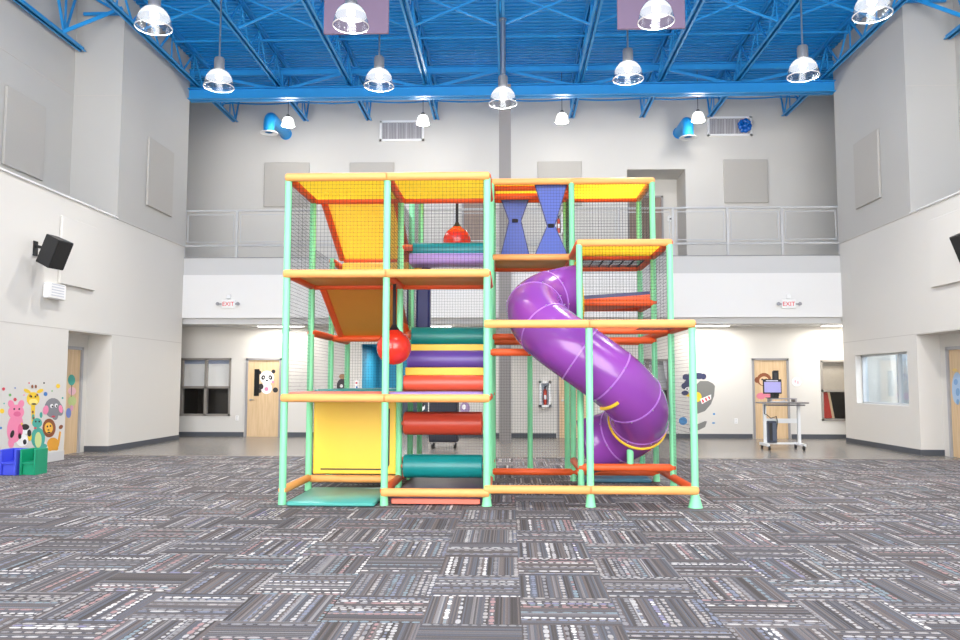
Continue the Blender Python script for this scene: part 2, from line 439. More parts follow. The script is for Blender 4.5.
struct('trim_2', MB().box(-12, 12, YE-.03, YE+.1, 3.08, 4.185), WALLW)
struct('trim_3', MB().box(-12, 12, YE-.02, YE+.02, ZF, ZF+.02), mat('balcony_edge_angle', (150, 150, 154), .5))
MR = rect(627, 169.5, 687, 257, YM); MR = (MR[0], MR[1], ZF, MR[3])
w = slab(MB(), 'x', -12, 12, ZF, ZD+.2, YM, YM+.15, [MR])
w.box(MR[0]-.1, MR[0], YM+.15, 24.1, ZF, MR[3]+.1); w.box(MR[1], MR[1]+.1, YM+.15, 24.1, ZF, MR[3]+.1)
w.box(MR[0]-.1, MR[1]+.1, YM+.15, 24.1, MR[3], MR[3]+.1); w.box(MR[0]-.1, MR[1]+.1, 24.0, 24.1, ZF, MR[3]+.1); w.box(MR[0]-.1, MR[1]+.1, YM, 24.1, ZF-.1, ZF)
struct('wall_upper', w, WALLM)
# upper cladding of the recessed bays and piers (greyer tone above the ledge)
for s, nm, xb, xw in ((-1, 'wall_left_upper', XBL, XL), (1, 'wall_right_upper', XBR, XR)):
    e = .012
    struct(nm, MB().box(xb, xb-s*e, Y0, YC-e, ZL+.02, ZD+.2), WALLG); struct(nm.replace('upper', 'pier'), MB().box(xb, xw, YC-e, YC, ZL+.02, ZD+.2), WALLG)
    struct(nm.replace('upper', 'pier'), MB().box(xw, xw-s*e, YC-e, YE, ZL, ZD+.2), WALLG)
# roof deck: corrugated, ribs across the hall
w = MB(); pr = []; y = Y0
while y < YM+.2:
    for dy, dz in ((0, 0), (.09, 0), (.105, .075), (.155, .075)): pr.append((y+dy, ZD+dz))
    y += .17
n = len(pr); vs = [(-12.1, a, b) for a, b in pr] + [(12.1, a, b) for a, b in pr]
w.add(vs, [(i, i+1, n+i+1, n+i) for i in range(n-1)]); w.box(-12.1, 12.1, Y0, YM+.3, ZD+.09, ZD+.2)
struct('ceiling', w, DECKB)
struct('wall_front', MB().box(-9.8, 9.8, Y0-.2, Y0, 9.7, ZD+.2), WALL)

# joints, ledge caps and bases
for s, nm, xw, xb in ((-1, 'left', XL, XBL), (1, 'right', XR, XBR)):
    j = MB(); e = .004
    j.box(xw, xw-s*e, Y0, YN, 2.435, 2.45); j.box(xw, xw-s*e, YN, YE, 2.435, 2.45)
    j.box(xw, xw-s*e*4, YC, YE, ZL-.012, ZL+.006); j.box(xb-s*.012, xb-s*.02, Y0, YC-.012, 7.6, 7.62); j.box(xb, xw, YC-.018, YC-.01, 7.6, 7.62)
    struct('trim_joints_'+nm, j, JOINT)
    struct('trim_ledge_'+nm, MB().box(xb, xw-s*.035, Y0, YC, ZL, ZL+.03), WALLW)
    b = MB(); b.box(xw, xw-s*.012, YC, YE, 0, .12); b.box(xw-s*.012, XA_L if s < 0 else XA_R, YC-.012, YC, 0, .12)
    struct('baseboard_'+nm, b, BASED)
    struct('baseboard_near_'+nm, MB().box(xw, xw-s*.012, Y0, YN, 0, .17), BASEL)
b = MB()
cuts = [-12, D1[0]-.06, D1[1]+.06, TEALH[0], TEALH[1], D3[0]-.06, D3[1]+.06, D2[0]-.06, D2[1]+.06, 12]
for i in range(0, len(cuts), 2): b.box(cuts[i], cuts[i+1], YB-.012, YB, 0, .12)
struct('baseboard_back', b, BASED)

# teal-painted opening at the back
w = MB(); x0, x1, _, z1 = TEALH
w.box(x0-.1, x0, YB+.15, 24, 0, z1+.1); w.box(x1, x1+.1, YB+.15, 24, 0, z1+.1); w.box(x0-.1, x1+.1, 23.9, 24, 0, z1+.1); w.box(x0-.1, x1+.1, YB+.15, 24, z1, z1+.1)
struct('wall_teal_room', w, mat('teal_blue_wall_paint', (30, 128, 158), .7))
t = thing('ceiling_light', 'added unseen ceiling light inside the teal-blue room beyond the play structure', 'ceiling light', (-3.05, 22.3, 2.4), 'corridor ceiling lights')
MB().box(-3.5, -2.6, 22.1, 22.5, 2.44, 2.47).build('housing', WHITEP, t); MB().box(-3.46, -2.64, 22.14, 22.46, 2.43, 2.44).build('lens', TUBE, t)
l = bpy.data.lights.new('lamp_light', 'AREA'); l.size = .5; l.energy = 60; o = bpy.data.objects.new('lamp_light', l); COL.objects.link(o); o.parent = t  # unseen lamp added to brighten the teal room
t = thing('ceiling_light', 'added unseen ceiling light in the office behind the observation window', 'ceiling light', (10.2, 18.0, 2.8), 'corridor ceiling lights')
MB().box(9.9, 10.5, 17.4, 18.6, 2.86, 2.9).build('housing', WHITEP, t); MB().box(9.94, 10.46, 17.44, 18.56, 2.85, 2.86).build('lens', TUBE, t)
l = bpy.data.lights.new('lamp_light', 'AREA'); l.size = .6; l.energy = 90; o = bpy.data.objects.new('lamp_light', l); COL.objects.link(o); o.parent = t  # unseen lamp added to brighten the office behind the glass
l = bpy.data.lights.new('lamp_light', 'AREA'); l.size = .6; l.energy = 50; o = bpy.data.objects.new('lamp_light', l); COL.objects.link(o); o.parent = t; o.location = (-1.1, 0, 0)  # second added office fill, without a fixture of its own
t = thing('counter', 'dark low counter inside the teal-blue room beyond the play structure', 'counter', (-3.1, 23.2, 0))
MB().box(-3.9, -2.3, 22.9, 23.6, 0, 1.25).build('base_cabinet', mat('dark_blue_grey_laminate', (40, 46, 58), .5), t)
MB().rbox(-3.92, -2.28, 22.86, 23.62, 1.25, 1.30, .01).build('worktop', mat('teal_laminate', (30, 90, 110), .4), t)
MB().box(-3.86, -3.15, 22.885, 22.9, .15, 1.15).build('cabinet_door', mat('dark_blue_grey_panel', (48, 54, 66), .5), t)
MB().box(-3.05, -2.34, 22.885, 22.9, .15, 1.15).build('cabinet_door', mat('dark_blue_grey_panel', (48, 54, 66), .5), t)

# column
o = struct('column', MB().box(-.245, .055, YE-.32, YE-.06, 0, 9.0), COLM)

# ------------------------------------------------------------------ doors
def door(n, x0, x1, z1, Y, veneer=WOOD, hand=-1, lite=None, z0=0):
    f = MB(); w_ = .055
    f.box(x0-w_, x0, Y-.03, Y+.15, z0, z1+w_); f.box(x1, x1+w_, Y-.03, Y+.15, z0, z1+w_); f.box(x0-w_, x1+w_, Y-.03, Y+.15, z1, z1+w_)
    d = struct(n, f, FRAME)
    MB().box(x0-.01, x1+.01, Y+.005, Y+.05, z0+.001, z1+.01).build('door_leaf', veneer, d)
    hx = x0+.08 if hand < 0 else x1-.08
    h = MB(); h.lathe((hx, Y+.005, z0+.98), [(.028, 0), (.028, -.01), (.012, -.012), (.012, -.05)], 14, 'y', True); h.tube((hx, Y-.045, z0+.98), (hx-hand*.11, Y-.045, z0+.98), .010, 8)
    h.build('door_handle', METAL, d)
    if lite:
        a, b, c, e = lite
        MB().box(a, b, Y-.002, Y+.012, c, e).build('vision_panel', mat('black_door_glass', (24, 25, 28), .12, coat=.3), d)
    return d
door('door_1', D1[0]+.02, D1[1]-.02, 2.04, YB, lite=(at(254.5,370,Y=YB).x, at(259.5,370,Y=YB).x, at(255,396,Y=YB).z, at(255,369,Y=YB).z))
door('door_2', D2[0]+.02, D2[1]-.02, 2.04, YB, hand=1, lite=(at(773,371,Y=YB).x, at(778.5,371,Y=YB).x, at(775,396,Y=YB).z, at(775,370.5,Y=YB).z))
door('door_3', D3[0]+.02, D3[1]-.02, 2.04, YB)
a, b = at(629, 198, Y=24), at(661, 198, Y=24)
door('door_4', a.x, b.x, a.z, 23.97, WOODD, hand=1, z0=ZF)
# side-wall alcove doors, leaf facing across the hall
def side_door(n, X, s, y0, y1, z1):
    f = MB(); w_ = .06
    f.box(X-s*.03, X+s*.12, y0-w_, y0, 0, z1+w_); f.box(X-s*.03, X+s*.12, y1, y1+w_, 0, z1+w_); f.box(X-s*.03, X+s*.12, y0-w_, y1+w_, z1, z1+w_)
    d = struct(n, f, mat('alcove_door_frame', (172, 172, 176), .45))
    MB().box(X+s*.005, X+s*.05, y0+.005, y1-.005, .01, z1-.005).build('door_leaf', WOOD, d)
    h = MB(); h.tube((X+s*.005, y0+.09, 1.0), (X-s*.05, y0+.09, 1.0), .012, 8); h.tube((X-s*.05, y0+.09, 1.0), (X-s*.05, y0+.2, 1.0), .01, 8); h.build('door_handle', METAL, d)
    return d
side_door('door_5', XA_L, -1, YDL0, YDL1, 2.11)
side_door('door_6', XA_R, 1, 14.95, 16.0, 2.11)
# second door of the upper level, seen through the netting
a, b = at(464, 190, Y=YM), at(484, 190, Y=YM)
door('door_7', a.x, b.x, 6.72, YM-.05, WOODD, z0=ZF)

# ------------------------------------------------------------------ corridor windows
def window(n, R, top, bottom, mull=True, light=DPANE):
    x0, x1, z0, z1 = R; w_ = .055; zm = z0+(z1-z0)*.50; xm = (x0+x1)/2
    f = MB()
    f.box(x0, x0+w_, YB-.02, YB+.13, z0, z1); f.box(x1-w_, x1, YB-.02, YB+.13, z0, z1); f.box(x0, x1, YB-.02, YB+.13, z0, z0+w_); f.box(x0, x1, YB-.02, YB+.13, z1-w_, z1)
    f.box(x0, x1, YB-.02, YB+.13, zm-.04, zm+.02)
    if mull: f.box(xm-w_*.6, xm+w_*.6, YB-.02, YB+.13, z0, z1)
    d = struct(n, f, WFRAME)
    MB().box(x0+w_, x1-w_, YB+.05, YB+.058, z0+w_, z1-w_).build('pane', light, d)
    r = MB(); r.box(x0-.1, x1+.1, 22.2, 22.3, z0-.2, z1+.2); r.box(x0-.1, x0, YB+.15, 22.3, z0-.2, z1+.2); r.box(x1, x1+.1, YB+.15, 22.3, z0-.2, z1+.2); r.box(x0-.1, x1+.1, YB+.15, 22.3, z0-.2, z0-.1); r.box(x0-.1, x1+.1, YB+.15, 22.3, z1+.1, z1+.2)
    r.build('room_behind', DARKROOM, d)
    c = MB(); c.box(x0+w_, x1-w_, YB+.085, YB+.10, zm+.02, z1-w_-.10)
    c.build('blind', top, d)
    c = MB(); c.box(x0+w_, x1-w_, YB+.08, YB+.12, z1-w_-.10, z1-w_); c.build('blind_headrail', bottom, d)
    return d
window('window_2', WINL, mat('pale_blind_fabric', (240, 240, 238), .8), mat('blue_grey_headrail', (150, 160, 184), .6))
window('window_3', WINR, mat('taupe_blind_fabric', (168, 160, 148), .8, .1, 16), mat('taupe_headrail', (140, 134, 126), .6), mull=False)
window('window_4', WINC, mat('grey_blind_fabric', (186, 188, 190), .8), mat('grey_headrail', (130, 132, 138), .6))
t = MB(); a = WINR[0]+.09; zb = WINR[2]+.06
t.prism([(a, YB+.24, zb), (a+.27, YB+.24, zb), (a+.17, YB+.24, zb+.68), (a, YB+.24, zb+.68)], (0, .03, 0))
q = thing('display_board', 'red board with a cream edge leaning inside the window at the right corridor end', 'board', (a+.1, YB+.25, zb))
t.build('red_face', mat('red_board', (206, 52, 42), .6), q)
MB().prism([(a+.27, YB+.235, zb), (a+.335, YB+.235, zb), (a+.225, YB+.235, zb+.68), (a+.17, YB+.235, zb+.68)], (0, .03, 0)).build('cream_edge', mat('cream_board', (232, 206, 168), .6), q)
# pale cloth strip hanging in the dark window behind the play structure
p0, p1 = at(663, 361, Y=YB+.2), at(668, 388, Y=YB+.2)
c = MB(); c.add([(p0.x-.03,YB+.03,p0.z),(p0.x+.13,YB+.03,p0.z),(p0.x+.15,YB+.03,p0.z-.4),(p1.x+.08,YB+.03,p1.z),(p1.x+.02,YB+.03,p1.z),(p0.x+.02,YB+.03,p0.z-.4),
  (p0.x-.03,YB+.045,p0.z),(p0.x+.13,YB+.045,p0.z),(p0.x+.15,YB+.045,p0.z-.4),(p1.x+.08,YB+.045,p1.z),(p1.x+.02,YB+.045,p1.z),(p0.x+.02,YB+.045,p0.z-.4)],
  [(0,1,2,5),(5,2,3,4),(6,11,8,7),(11,10,9,8),(0,6,7,1),(1,7,8,2),(2,8,9,3),(3,9,10,4),(4,10,11,5),(5,11,6,0)])
tag(c.build('pennant', mat('white_cloth', (236, 236, 238), .8)), 'white cloth pennant hanging in the dark corridor window behind the netting', 'pennant')

# ------------------------------------------------------------------ roof steel
XJ = [-8.06, -5.95, -4.09, -2.11, -.17, 1.82, 3.86, 5.80, 7.92]
ZJ = 9.10
ORD = ['leftmost', 'second from the left', 'third from the left', 'fourth from the left', 'middle', 'fourth from the right', 'third from the right', 'second from the right', 'rightmost']
Y1 = YM-.3
for k, x in enumerate(XJ):
    j = thing('roof_joist', f'blue steel roof joist, {ORD[k]} of the nine running to the back wall', 'roof joist', (x, 12, ZJ), 'blue roof joists')
    b = MB()
    for s in (-1, 1):
        b.box(x+s*.022, x+s*.085, 4.0, Y1, ZJ, ZJ+.012); b.box(x+s*.022, x+s*.032, 4.0, Y1, ZJ, ZJ+.075)
    b.build('bottom_chord', STEELB, j)
    b = MB()
    for s in (-1, 1):
        b.box(x+s*.022, x+s*.085, 4.0, YM, ZD-.014, ZD-.002); b.box(x+s*.022, x+s*.032, 4.0, YM, ZD-.09, ZD-.002)
    b.build('top_chord', STEELB, j)
    b = MB(); y = 4.2; i = 0
    while y < Y1-.1:
        ya, yb = y, min(y+.66, Y1)
        z0, z1 = (ZJ+.03, ZD-.04) if i % 2 == 0 else (ZD-.04, ZJ+.03)
        b.bar((x, ya, z0), (x, yb, z1), .036)
        if i % 2 == 0: b.bar((x, yb-.0, ZD-.04), (x, yb, ZJ+.03), .026)
        y += .66; i += 1
    b.bar((x, Y1-.02, ZJ+.03), (x, YM-.05, ZD-.05), .04)
    b.build('web', STEELB, j)
# girder across the hall
g = thing('roof_girder', 'deep blue steel girder crossing the whole hall above the balcony front', 'girder', (0, YE, 8.78))
b = MB()
for s in (-1, 1):
    b.box(-8.345, 8.25, YE+s*.03, YE+s*.15, 8.78, 8.80); b.box(-8.345, 8.25, YE+s*.03, YE+s*.05, 8.80, 9.06)
b.box(-8.345, 8.25, YE-.15, YE+.15, 9.05, 9.07)
b.build('bottom_chord', STEELB, g)
b = MB()
for s in (-1, 1):
    b.box(-8.345, 8.25, YE+s*.03, YE+s*.12, 9.56, 9.58); b.box(-8.345, 8.25, YE+s*.03, YE+s*.05, 9.43, 9.58)
b.build('top_chord', STEELB, g)
nod = [-8.1, -5.95, -4.09, -2.11, -.17, 1.82, 3.86, 5.80, 8.0]
for i in range(8):
    a, c = nod[i], nod[i+1]
    up = i % 2 == 0
    MB().bar((a+.15, YE, 9.46 if up else 9.05), (c-.15, YE, 9.05 if up else 9.46), .075).build('diagonal', STEELB, g)
for i in (1, 3, 5, 7):
    MB().bar((nod[i]+.06, YE, 9.05), (nod[i]+.06, YE, 9.46), .05).build('vertical_strut', STEELB, g)
# bridging between the joists
SP = ['leftmost', 'second', 'third', 'fourth', 'fifth', 'sixth', 'seventh', 'rightmost']
for i in range(8):
    a, c = XJ[i]+.09, XJ[i+1]-.09
    t = thing('cross_brace', f'X-shaped blue bracing between two roof joists, {SP[i]} bay counted from the left', 'brace', ((a+c)/2, 16.4, ZJ), 'cross braces between the joists')
    MB().bar((a, 16.4, ZJ+.02), (c, 16.4, ZD-.05), .04).build('brace_bar', STEELB, t)
    MB().bar((a, 16.46, ZD-.05), (c, 16.46, ZJ+.02), .04).build('brace_bar', STEELB, t)
tag(MB().bar((XJ[0], 18.15, 9.62), (XJ[-1], 18.15, 9.62), .04).build('bridging_bar', STEELB), 'long thin blue bar running level across all roof joists before the girder', 'bar')
tag(MB().sweep([(x, 22.0, 9.50-.05*abs(math.sin((x+8)*1.6))) for x in [-8.3+.33*k for k in range(51)]], .022, 6).build('conduit', STEELB), 'thin sagging blue conduit strung below the roof behind the girder', 'conduit')
# side truss along the left bay and the tie at the pier
def side_truss(s, lab):
    X = XBL+.22 if s < 0 else XBR-.22
    xw = XL if s < 0 else XR
    t = thing('side_truss', lab, 'truss', (X, 12, 8.55))
    b = MB()
    for q in (-1, 1): b.box(X+q*.02, X+q*.075, 6, YC-.1, 8.55, 8.565); b.box(X+q*.02, X+q*.03, 6, YC-.1, 8.55, 8.64)
    b.build('bottom_chord', STEELB, t)
    b = MB(); y = YC-.8; i = 0
    while y > 7:
        b.bar((X, y, 8.6), (X, y-.55, ZD-.02), .045); b.bar((X, y, 8.6), (X, y+.45, ZD-.02), .04); b.bar((X, y, 8.6), (X, y, ZD-.02), .035); y -= 1.5
    b.build('web', STEELB, t)
    b = MB(); b.bar((X, YC-.9, 8.62), (xw, YC-.12, 9.5), .07); b.bar((X, YC-.12, 9.38), (xw+s*.02, YC-.12, 9.38), .06); b.bar((X+(-s)*.1, YC-.12, ZD-.1), (xw, YC-.12, 9.38), .05)
    b.build('knee_brace', STEELB, t)
side_truss(-1, 'blue steel truss along the upper left wall bay beside the pier')
side_truss(1, 'blue steel truss along the upper right wall bay beside the pier')

# lilac baffles hanging upright below the joists
for (xa, xb, yb_), lab in (((323.5, 388.5, 33.5), 'flat lilac sound baffle hanging upright below the joists, left of the hall centre'), ((617.5, 685.5, 28.5), 'flat lilac sound baffle hanging upright below the joists, right of the hall centre')):
    Yp = 13.6; p = at(xa, yb_, Y=Yp); q = at(xb, yb_, Y=Yp); zb_ = (p.z+q.z)/2
    t = thing('sound_baffle', lab, 'baffle', ((p.x+q.x)/2, Yp, zb_), 'lilac sound baffles')
    MB().rbox(p.x, q.x, Yp, Yp+.05, zb_, ZJ-.12, .01).build('panel', LILACP, t)
    for x in (p.x+.15, q.x-.15): MB().tube((x, Yp+.025, ZJ-.14), (x, Yp+.025, ZD-.01), .006, 6).build('hanger_wire', METAL, t)

# ------------------------------------------------------------------ balcony railing
rl = thing('balcony_railing', 'grey steel railing along the upper level balcony edge', 'railing', (0, YE+.05, ZF))
px = [184.5, 237, 290, 345, 400, 455, 510, 565, 619, 673, 727.5, 782, 839.5]
xs = [at(x, 230, Y=YE+.05).x for x in px]; ZT = 5.86; yr = YE+.05
for i, x in enumerate(xs): MB().box(x-.028, x+.028, yr-.028, yr+.028, ZF, ZT).build('post', RAILM, rl)
MB().tube((xs[0], yr, ZT), (xs[-1], yr, ZT), .03, 10).build('top_rail', RAILM, rl)
MB().tube((xs[0], yr, 4.95), (xs[-1], yr, 4.95), .03, 10).build('bottom_rail', RAILM, rl)
for a, c in zip(xs, xs[1:]):
    f = MB(); a += .09; c -= .09
    for z in (5.05, 5.76): f.bar((a, yr, z), (c, yr, z), .022)
    f.bar((a, yr, 5.05), (a, yr, 5.76), .022); f.bar((c, yr, 5.05), (c, yr, 5.76), .022)
    f.build('infill_frame', RAILM, rl)
# ================================================================== LAMPS
def add_light(parent, loc, power, radius=.1, color=(1, .96, .9), spot=0):
    l = bpy.data.lights.new('lamp_light', 'SPOT' if spot else 'POINT'); l.energy = power; l.shadow_soft_size = radius; l.color = color
    if spot: l.spot_size = math.radians(spot); l.spot_blend = .7
    o = bpy.data.objects.new('lamp_light', l); COL.objects.link(o); o.parent = parent; o.location = Vector(loc)-OFF[parent]
    return o
PW = 150
def pendant(px, py, Z, label, ztop=ZD):
    c = at(px, py, Z=Z)
    t = thing('pendant_lamp', label, 'lamp', c, 'clear domed pendant lamps')
    # bell: rim below, crown above
    pr = [(.285, -.17), (.292, -.16), (.285, -.12), (.262, -.02), (.225, .08), (.17, .15), (.09, .185)]
    MB().lathe(c, pr, 32).build('shade', SHADE, t)
    MB().lathe(c, [(.285, -.175), (.297, -.17), (.297, -.158), (.287, -.155)], 32).build('rim', mat('clear_acrylic_rim', (236, 238, 240), .2), t)
    MB().lathe(c, [(.08, .18), (.10, .19), (.10, .40), (.085, .43), (.03, .44)], 20, close=True).build('ballast_housing', GALV, t)
    MB().lathe(c, [(.02, .17), (.045, .14), (.07, .07), (.065, .02), (.03, -.01), (.004, -.015)], 16, close=True).build('bulb', BULB, t)
    MB().lathe(c, [(.252, -.0), (.244, .03), (.215, .085), (.163, .144), (.09, .177), (.03, .179)], 28).build('glow_cap', GLOWCAP, t)
    MB().tube(c+Vector((0, 0, .43)), (c.x, c.y, ztop-.02), .018, 10).build('stem', METAL, t)
    MB().lathe((c.x, c.y, ztop), [(.07, -.05), (.07, -.01)], 14, close=True).build('canopy', METAL, t)
    add_light(t, c+Vector((0, 0, -.02)), PW, .05); add_light(t, c+Vector((0, 0, -.03)), 390, .05, spot=112)
    return t
LP = [(154, 18, 'clear domed pendant lamp before the upper left pier, the largest near the left wall'), (351, 16, 'clear domed pendant lamp in front of the left lilac ceiling panel'),
      (656, 12, 'clear domed pendant lamp in front of the right lilac ceiling panel'), (872, 5, 'clear domed pendant lamp cut by the top of the view, beside the right pier'),
      (219, 79, 'clear domed pendant lamp at the left end of the girder'), (379, 78, 'clear domed pendant lamp by the girder, right below the left lilac panel'),
      (628, 71, 'clear domed pendant lamp by the girder, just left below the right lilac panel'), (803, 68, 'clear domed pendant lamp at the right end of the girder')]
for x, y, lab in LP: pendant(x, y, 7.42, lab)
c = pendant(503, 96, 7.42, 'clear domed pendant lamp on a thick pipe in front of the dark grey column', ZJ)
p = at(503, 96, Z=7.42)
MB().tube(p+Vector((0, 0, .45)), (p.x, p.y, ZJ-.03), .055, 12).build('pipe_sleeve', METAL, c)

for x, y, lab in ((288, 121, 'small white glowing dome lamp over the balcony, by the left blue duct'), (423, 119, 'small white glowing dome lamp over the balcony, at the left air grille'),
                  (562, 117, 'small white glowing dome lamp over the balcony, right of the grey column'), (698, 116, 'small white glowing dome lamp over the balcony, by the right blue duct')):
    c = at(x, y, Y=20.8)
    t = thing('dome_lamp', lab, 'lamp', c, 'small white dome lamps over the balcony')
    MB().lathe(c, [(.175, -.14), (.172, -.10), (.155, 0), (.12, .08), (.05, .12), (.005, .125)], 24).build('shade', DOMEW, t)
    MB().lathe(c, [(.05, .115), (.05, .16), (.02, .18)], 12, close=True).build('cap', BLACK, t)
    MB().tube(c+Vector((0, 0, .17)), (c.x, c.y, ZD-.02), .008, 6).build('cord', BLACK, t)
    MB().lathe((c.x, c.y, ZD), [(.13, -.05), (.13, -.01)], 16, close=True).build('canopy', GALV, t)
    add_light(t, c+Vector((0, 0, -.2)), 75, .12)

# corridor ceiling lights
for (xa, xb, lab) in ((258, 304, 'long lit ceiling light in the lower corridor, left of the play structure'), (430, 452, 'long lit ceiling light in the lower corridor, seen through the netting'),
                      (692, 729, 'long lit ceiling light in the lower corridor, just right of the play structure'), (822, 868, 'long lit ceiling light in the lower corridor, at its far right end')):
    y = YE+.62; a, b = at(xa, 323, Y=y).x, at(xb, 323, Y=y).x
    t = thing('ceiling_light', lab, 'ceiling light', ((a+b)/2, y, 2.9), 'corridor ceiling lights')
    MB().box(a, b, y-.14, y+.14, 2.905, 2.93).build('housing', WHITEP, t)
    MB().box(a+.02, b-.02, y-.12, y+.12, 2.895, 2.905).build('lens', TUBE, t)
    l = bpy.data.lights.new('lamp_light', 'AREA'); l.shape = 'RECTANGLE'; l.size = max(.8, b-a); l.size_y = .3; l.energy = 45; l.color = (1, .95, .86)
    o = bpy.data.objects.new('lamp_light', l); COL.objects.link(o); o.parent = t; o.location = (0, 0, -.02)

# ------------------------------------------------------------------ ducts, grilles
def duct(px_wall, py_wall, px_el, lab):
    pw = at(px_wall, py_wall, Y=YM); X, z = pw.x, pw.z
    e = at(px_el, 128, X=X); ye = e.y
    t = thing('air_duct', lab, 'duct', (X, ye, z), 'blue elbow ducts on the upper wall')
    r = .15
    pts = [(X, YM-.01, z), (X, ye+.24, z)] + [(X, ye+.24-.24*math.sin(q), z-.24+.24*math.cos(q)) for q in [math.pi/2*i/6 for i in range(1, 7)]] + [(X, ye, z-.46)]
    MB().sweep(pts, r, 20).build('elbow_pipe', STEELB, t)
    MB().lathe((X, ye, z-.46), [(r, -.0), (.24, -.03), (.25, -.04), (.24, -.05), (r*.7, -.03)], 24).build('flared_collar', WHITEP, t)
    MB().lathe((X, YM, z), [(r+.03, -.02), (r+.03, -.001)], 20, 'y', True).build('wall_flange', STEELB, t)
duct(286, 134, 269, 'blue elbow duct on the left of the upper back wall')
duct(679, 133, 688, 'blue elbow duct on the right of the upper back wall')
def grille(x0, y0, x1, y1, lab):
    a, b = at(x0, y0, Y=YM), at(x1, y1, Y=YM)
    t = thing('air_grille', lab, 'vent', ((a.x+b.x)/2, YM, b.z), 'air grilles on the upper back wall')
    f = MB(); w_ = .06; Y = YM
    f.box(a.x, b.x, Y-.04, Y, b.z, b.z+w_); f.box(a.x, b.x, Y-.04, Y, a.z-w_, a.z); f.box(a.x, a.x+w_, Y-.04, Y, b.z, a.z); f.box(b.x-w_, b.x, Y-.04, Y, b.z, a.z)
    f.build('frame', WHITEP, t)
    MB().box(a.x+w_, b.x-w_, Y-.012, Y-.002, b.z+w_, a.z-w_).build('backing', mat('grille_grey', (150, 148, 152), .6), t)
    l = MB(); n = 26
    for i in range(n):
        x = a.x+w_+(b.x-a.x-2*w_)*(i+.5)/n; l.box(x-.008, x+.008, Y-.035, Y-.012, b.z+w_, a.z-w_)
    for k in range(1, 5):
        x = a.x+(b.x-a.x)*k/5; l.box(x-.02, x+.02, Y-.038, Y-.012, b.z+w_, a.z-w_)
    l.build('louvers', mat('grille_louver', (190, 188, 192), .5), t)
grille(380, 121, 424, 141, 'white framed air grille on the upper wall behind a small dome lamp, left half')
grille(707, 117, 752, 136, 'white framed air grille on the upper wall with a blue bow stuck on it')
c = at(744.5, 126, Y=YM-.12)
b = MB()
for i in range(9):
    q = i*2*math.pi/9; v = Vector((math.cos(q), 0, math.sin(q)))*.13
    b.ball(c+v+Vector((0, -.03*(i % 3), 0)), .085, .07, .085, 8, 6)
b.ball(c+Vector((0, -.06, 0)), .09, .07, .09, 8, 6)
tag(b.build('ribbon_bow', mat('blue_foil', (10, 96, 186), .25, .2, 20, coat=.3)), 'crumpled blue foil bow stuck on the right end of the right air grille', 'bow')

# ------------------------------------------------------------------ acoustic panels
def panel_back(x0, y0, x1, y1, lab, m=PANELG):
    a, b = at(x0, y0, Y=YM), at(x1, y1, Y=YM)
    tag(MB().rbox(a.x, b.x, YM-.055, YM-.001, b.z, a.z, .012).build('acoustic_panel', m), lab, 'wall panel', 'acoustic wall panels')
panel_back(265, 163, 309, 207, 'square grey acoustic panel on upper back wall, left of the play structure')
panel_back(350, 163, 394, 206, 'square grey acoustic panel on upper back wall, mostly hidden by the yellow roof')
panel_back(537.5, 162, 582, 206, 'square grey acoustic panel on upper back wall, above the blue twisted pads')
panel_back(723, 160, 768, 203, 'square grey acoustic panel on upper back wall, right of the upper recess')
def panel_side(X, s, y0, y1, z0, z1, lab, m=PANELG):
    tag(MB().rbox(X, X-s*.055, y0, y1, z0, z1, .012).build('acoustic_panel', m), lab, 'wall panel', 'acoustic wall panels')
panel_side(XL+.012, -1, 17.55, 18.89, 5.5, 7.1, 'grey acoustic panel on the upper left pier wall above the ledge line')
panel_side(XBL+.012, -1, 14.0, 15.25, 5.47, 6.97, 'grey acoustic panel in the recessed upper left bay')
panel_side(XL, -1, 14.2, 15.45, 3.27, 4.54, 'cream acoustic panel on the lower left wall behind the black speaker', WALL)
panel_side(XR-.012, 1, 17.5, 18.72, 5.54, 7.1, 'grey acoustic panel on the upper right pier wall above the ledge line')
panel_side(XR, 1, 14.3, 15.57, 3.30, 4.62, 'cream acoustic panel on the lower right wall at the edge of the view', WALL)

# ------------------------------------------------------------------ speakers and wall box
def speaker(s, X, y, z, lab):
    t = thing('wall_speaker', lab, 'speaker', (X-s*.4, y, z))
    c = Vector((X-s*.36, y, z))
    d = Vector((-s*.90, -.20, -.40)).normalized()                      # where it points
    side = d.cross(Vector((0, 0, 1))).normalized(); up = side.cross(d)
    hw, hh, hd = .17, .26, .17
    b = MB(); P = [(-hw*.7, -hd), (hw*.7, -hd), (hw, hd), (-hw, hd)]
    b.prism([c+side*p+d*q-up*hh for p, q in P], up*hh*2); b.build('cabinet', BLACK, t)
    MB().obox(c+d*(hd+.008), side*(hw-.012), up*(hh-.015), d*.01).build('front_grille', mat('black_speaker_mesh', (34, 33, 32), .8, .3, 60), t)
    k = MB(); k.bar(c-d*hd, (X, c.y-d.y*hd, c.z-d.z*hd+.05), .05); k.box(X, X-s*.02, c.y-d.y*hd-.06, c.y-d.y*hd+.06, c.z-.06, c.z+.2); k.build('bracket', BLACK, t)
sp_ = at(57, 252, X=XL+.42); speaker(-1, XL, sp_.y, sp_.z, 'black loudspeaker angled down on the lower left wall')
sp_ = at(967, 246, X=XR-.42); speaker(1, XR, sp_.y, sp_.z, 'black loudspeaker at the right edge of the view on the right wall')
a, b = at(43, 282, X=XL), at(61, 301, X=XL)
t = thing('wall_box', 'small white louvered box on left wall below the speaker', 'box', (XL, a.y+.3, b.z))
MB().rbox(XL, XL+.12, a.y, a.y+.55, b.z, a.z, .02).build('cover', WHITEP, t)
l = MB()
for i in range(5): z = b.z+.05+i*.05; l.box(XL+.118, XL+.126, a.y+.08, a.y+.47, z, z+.02)
l.build('slots', mat('pale_slot', (206, 208, 216), .5), t)

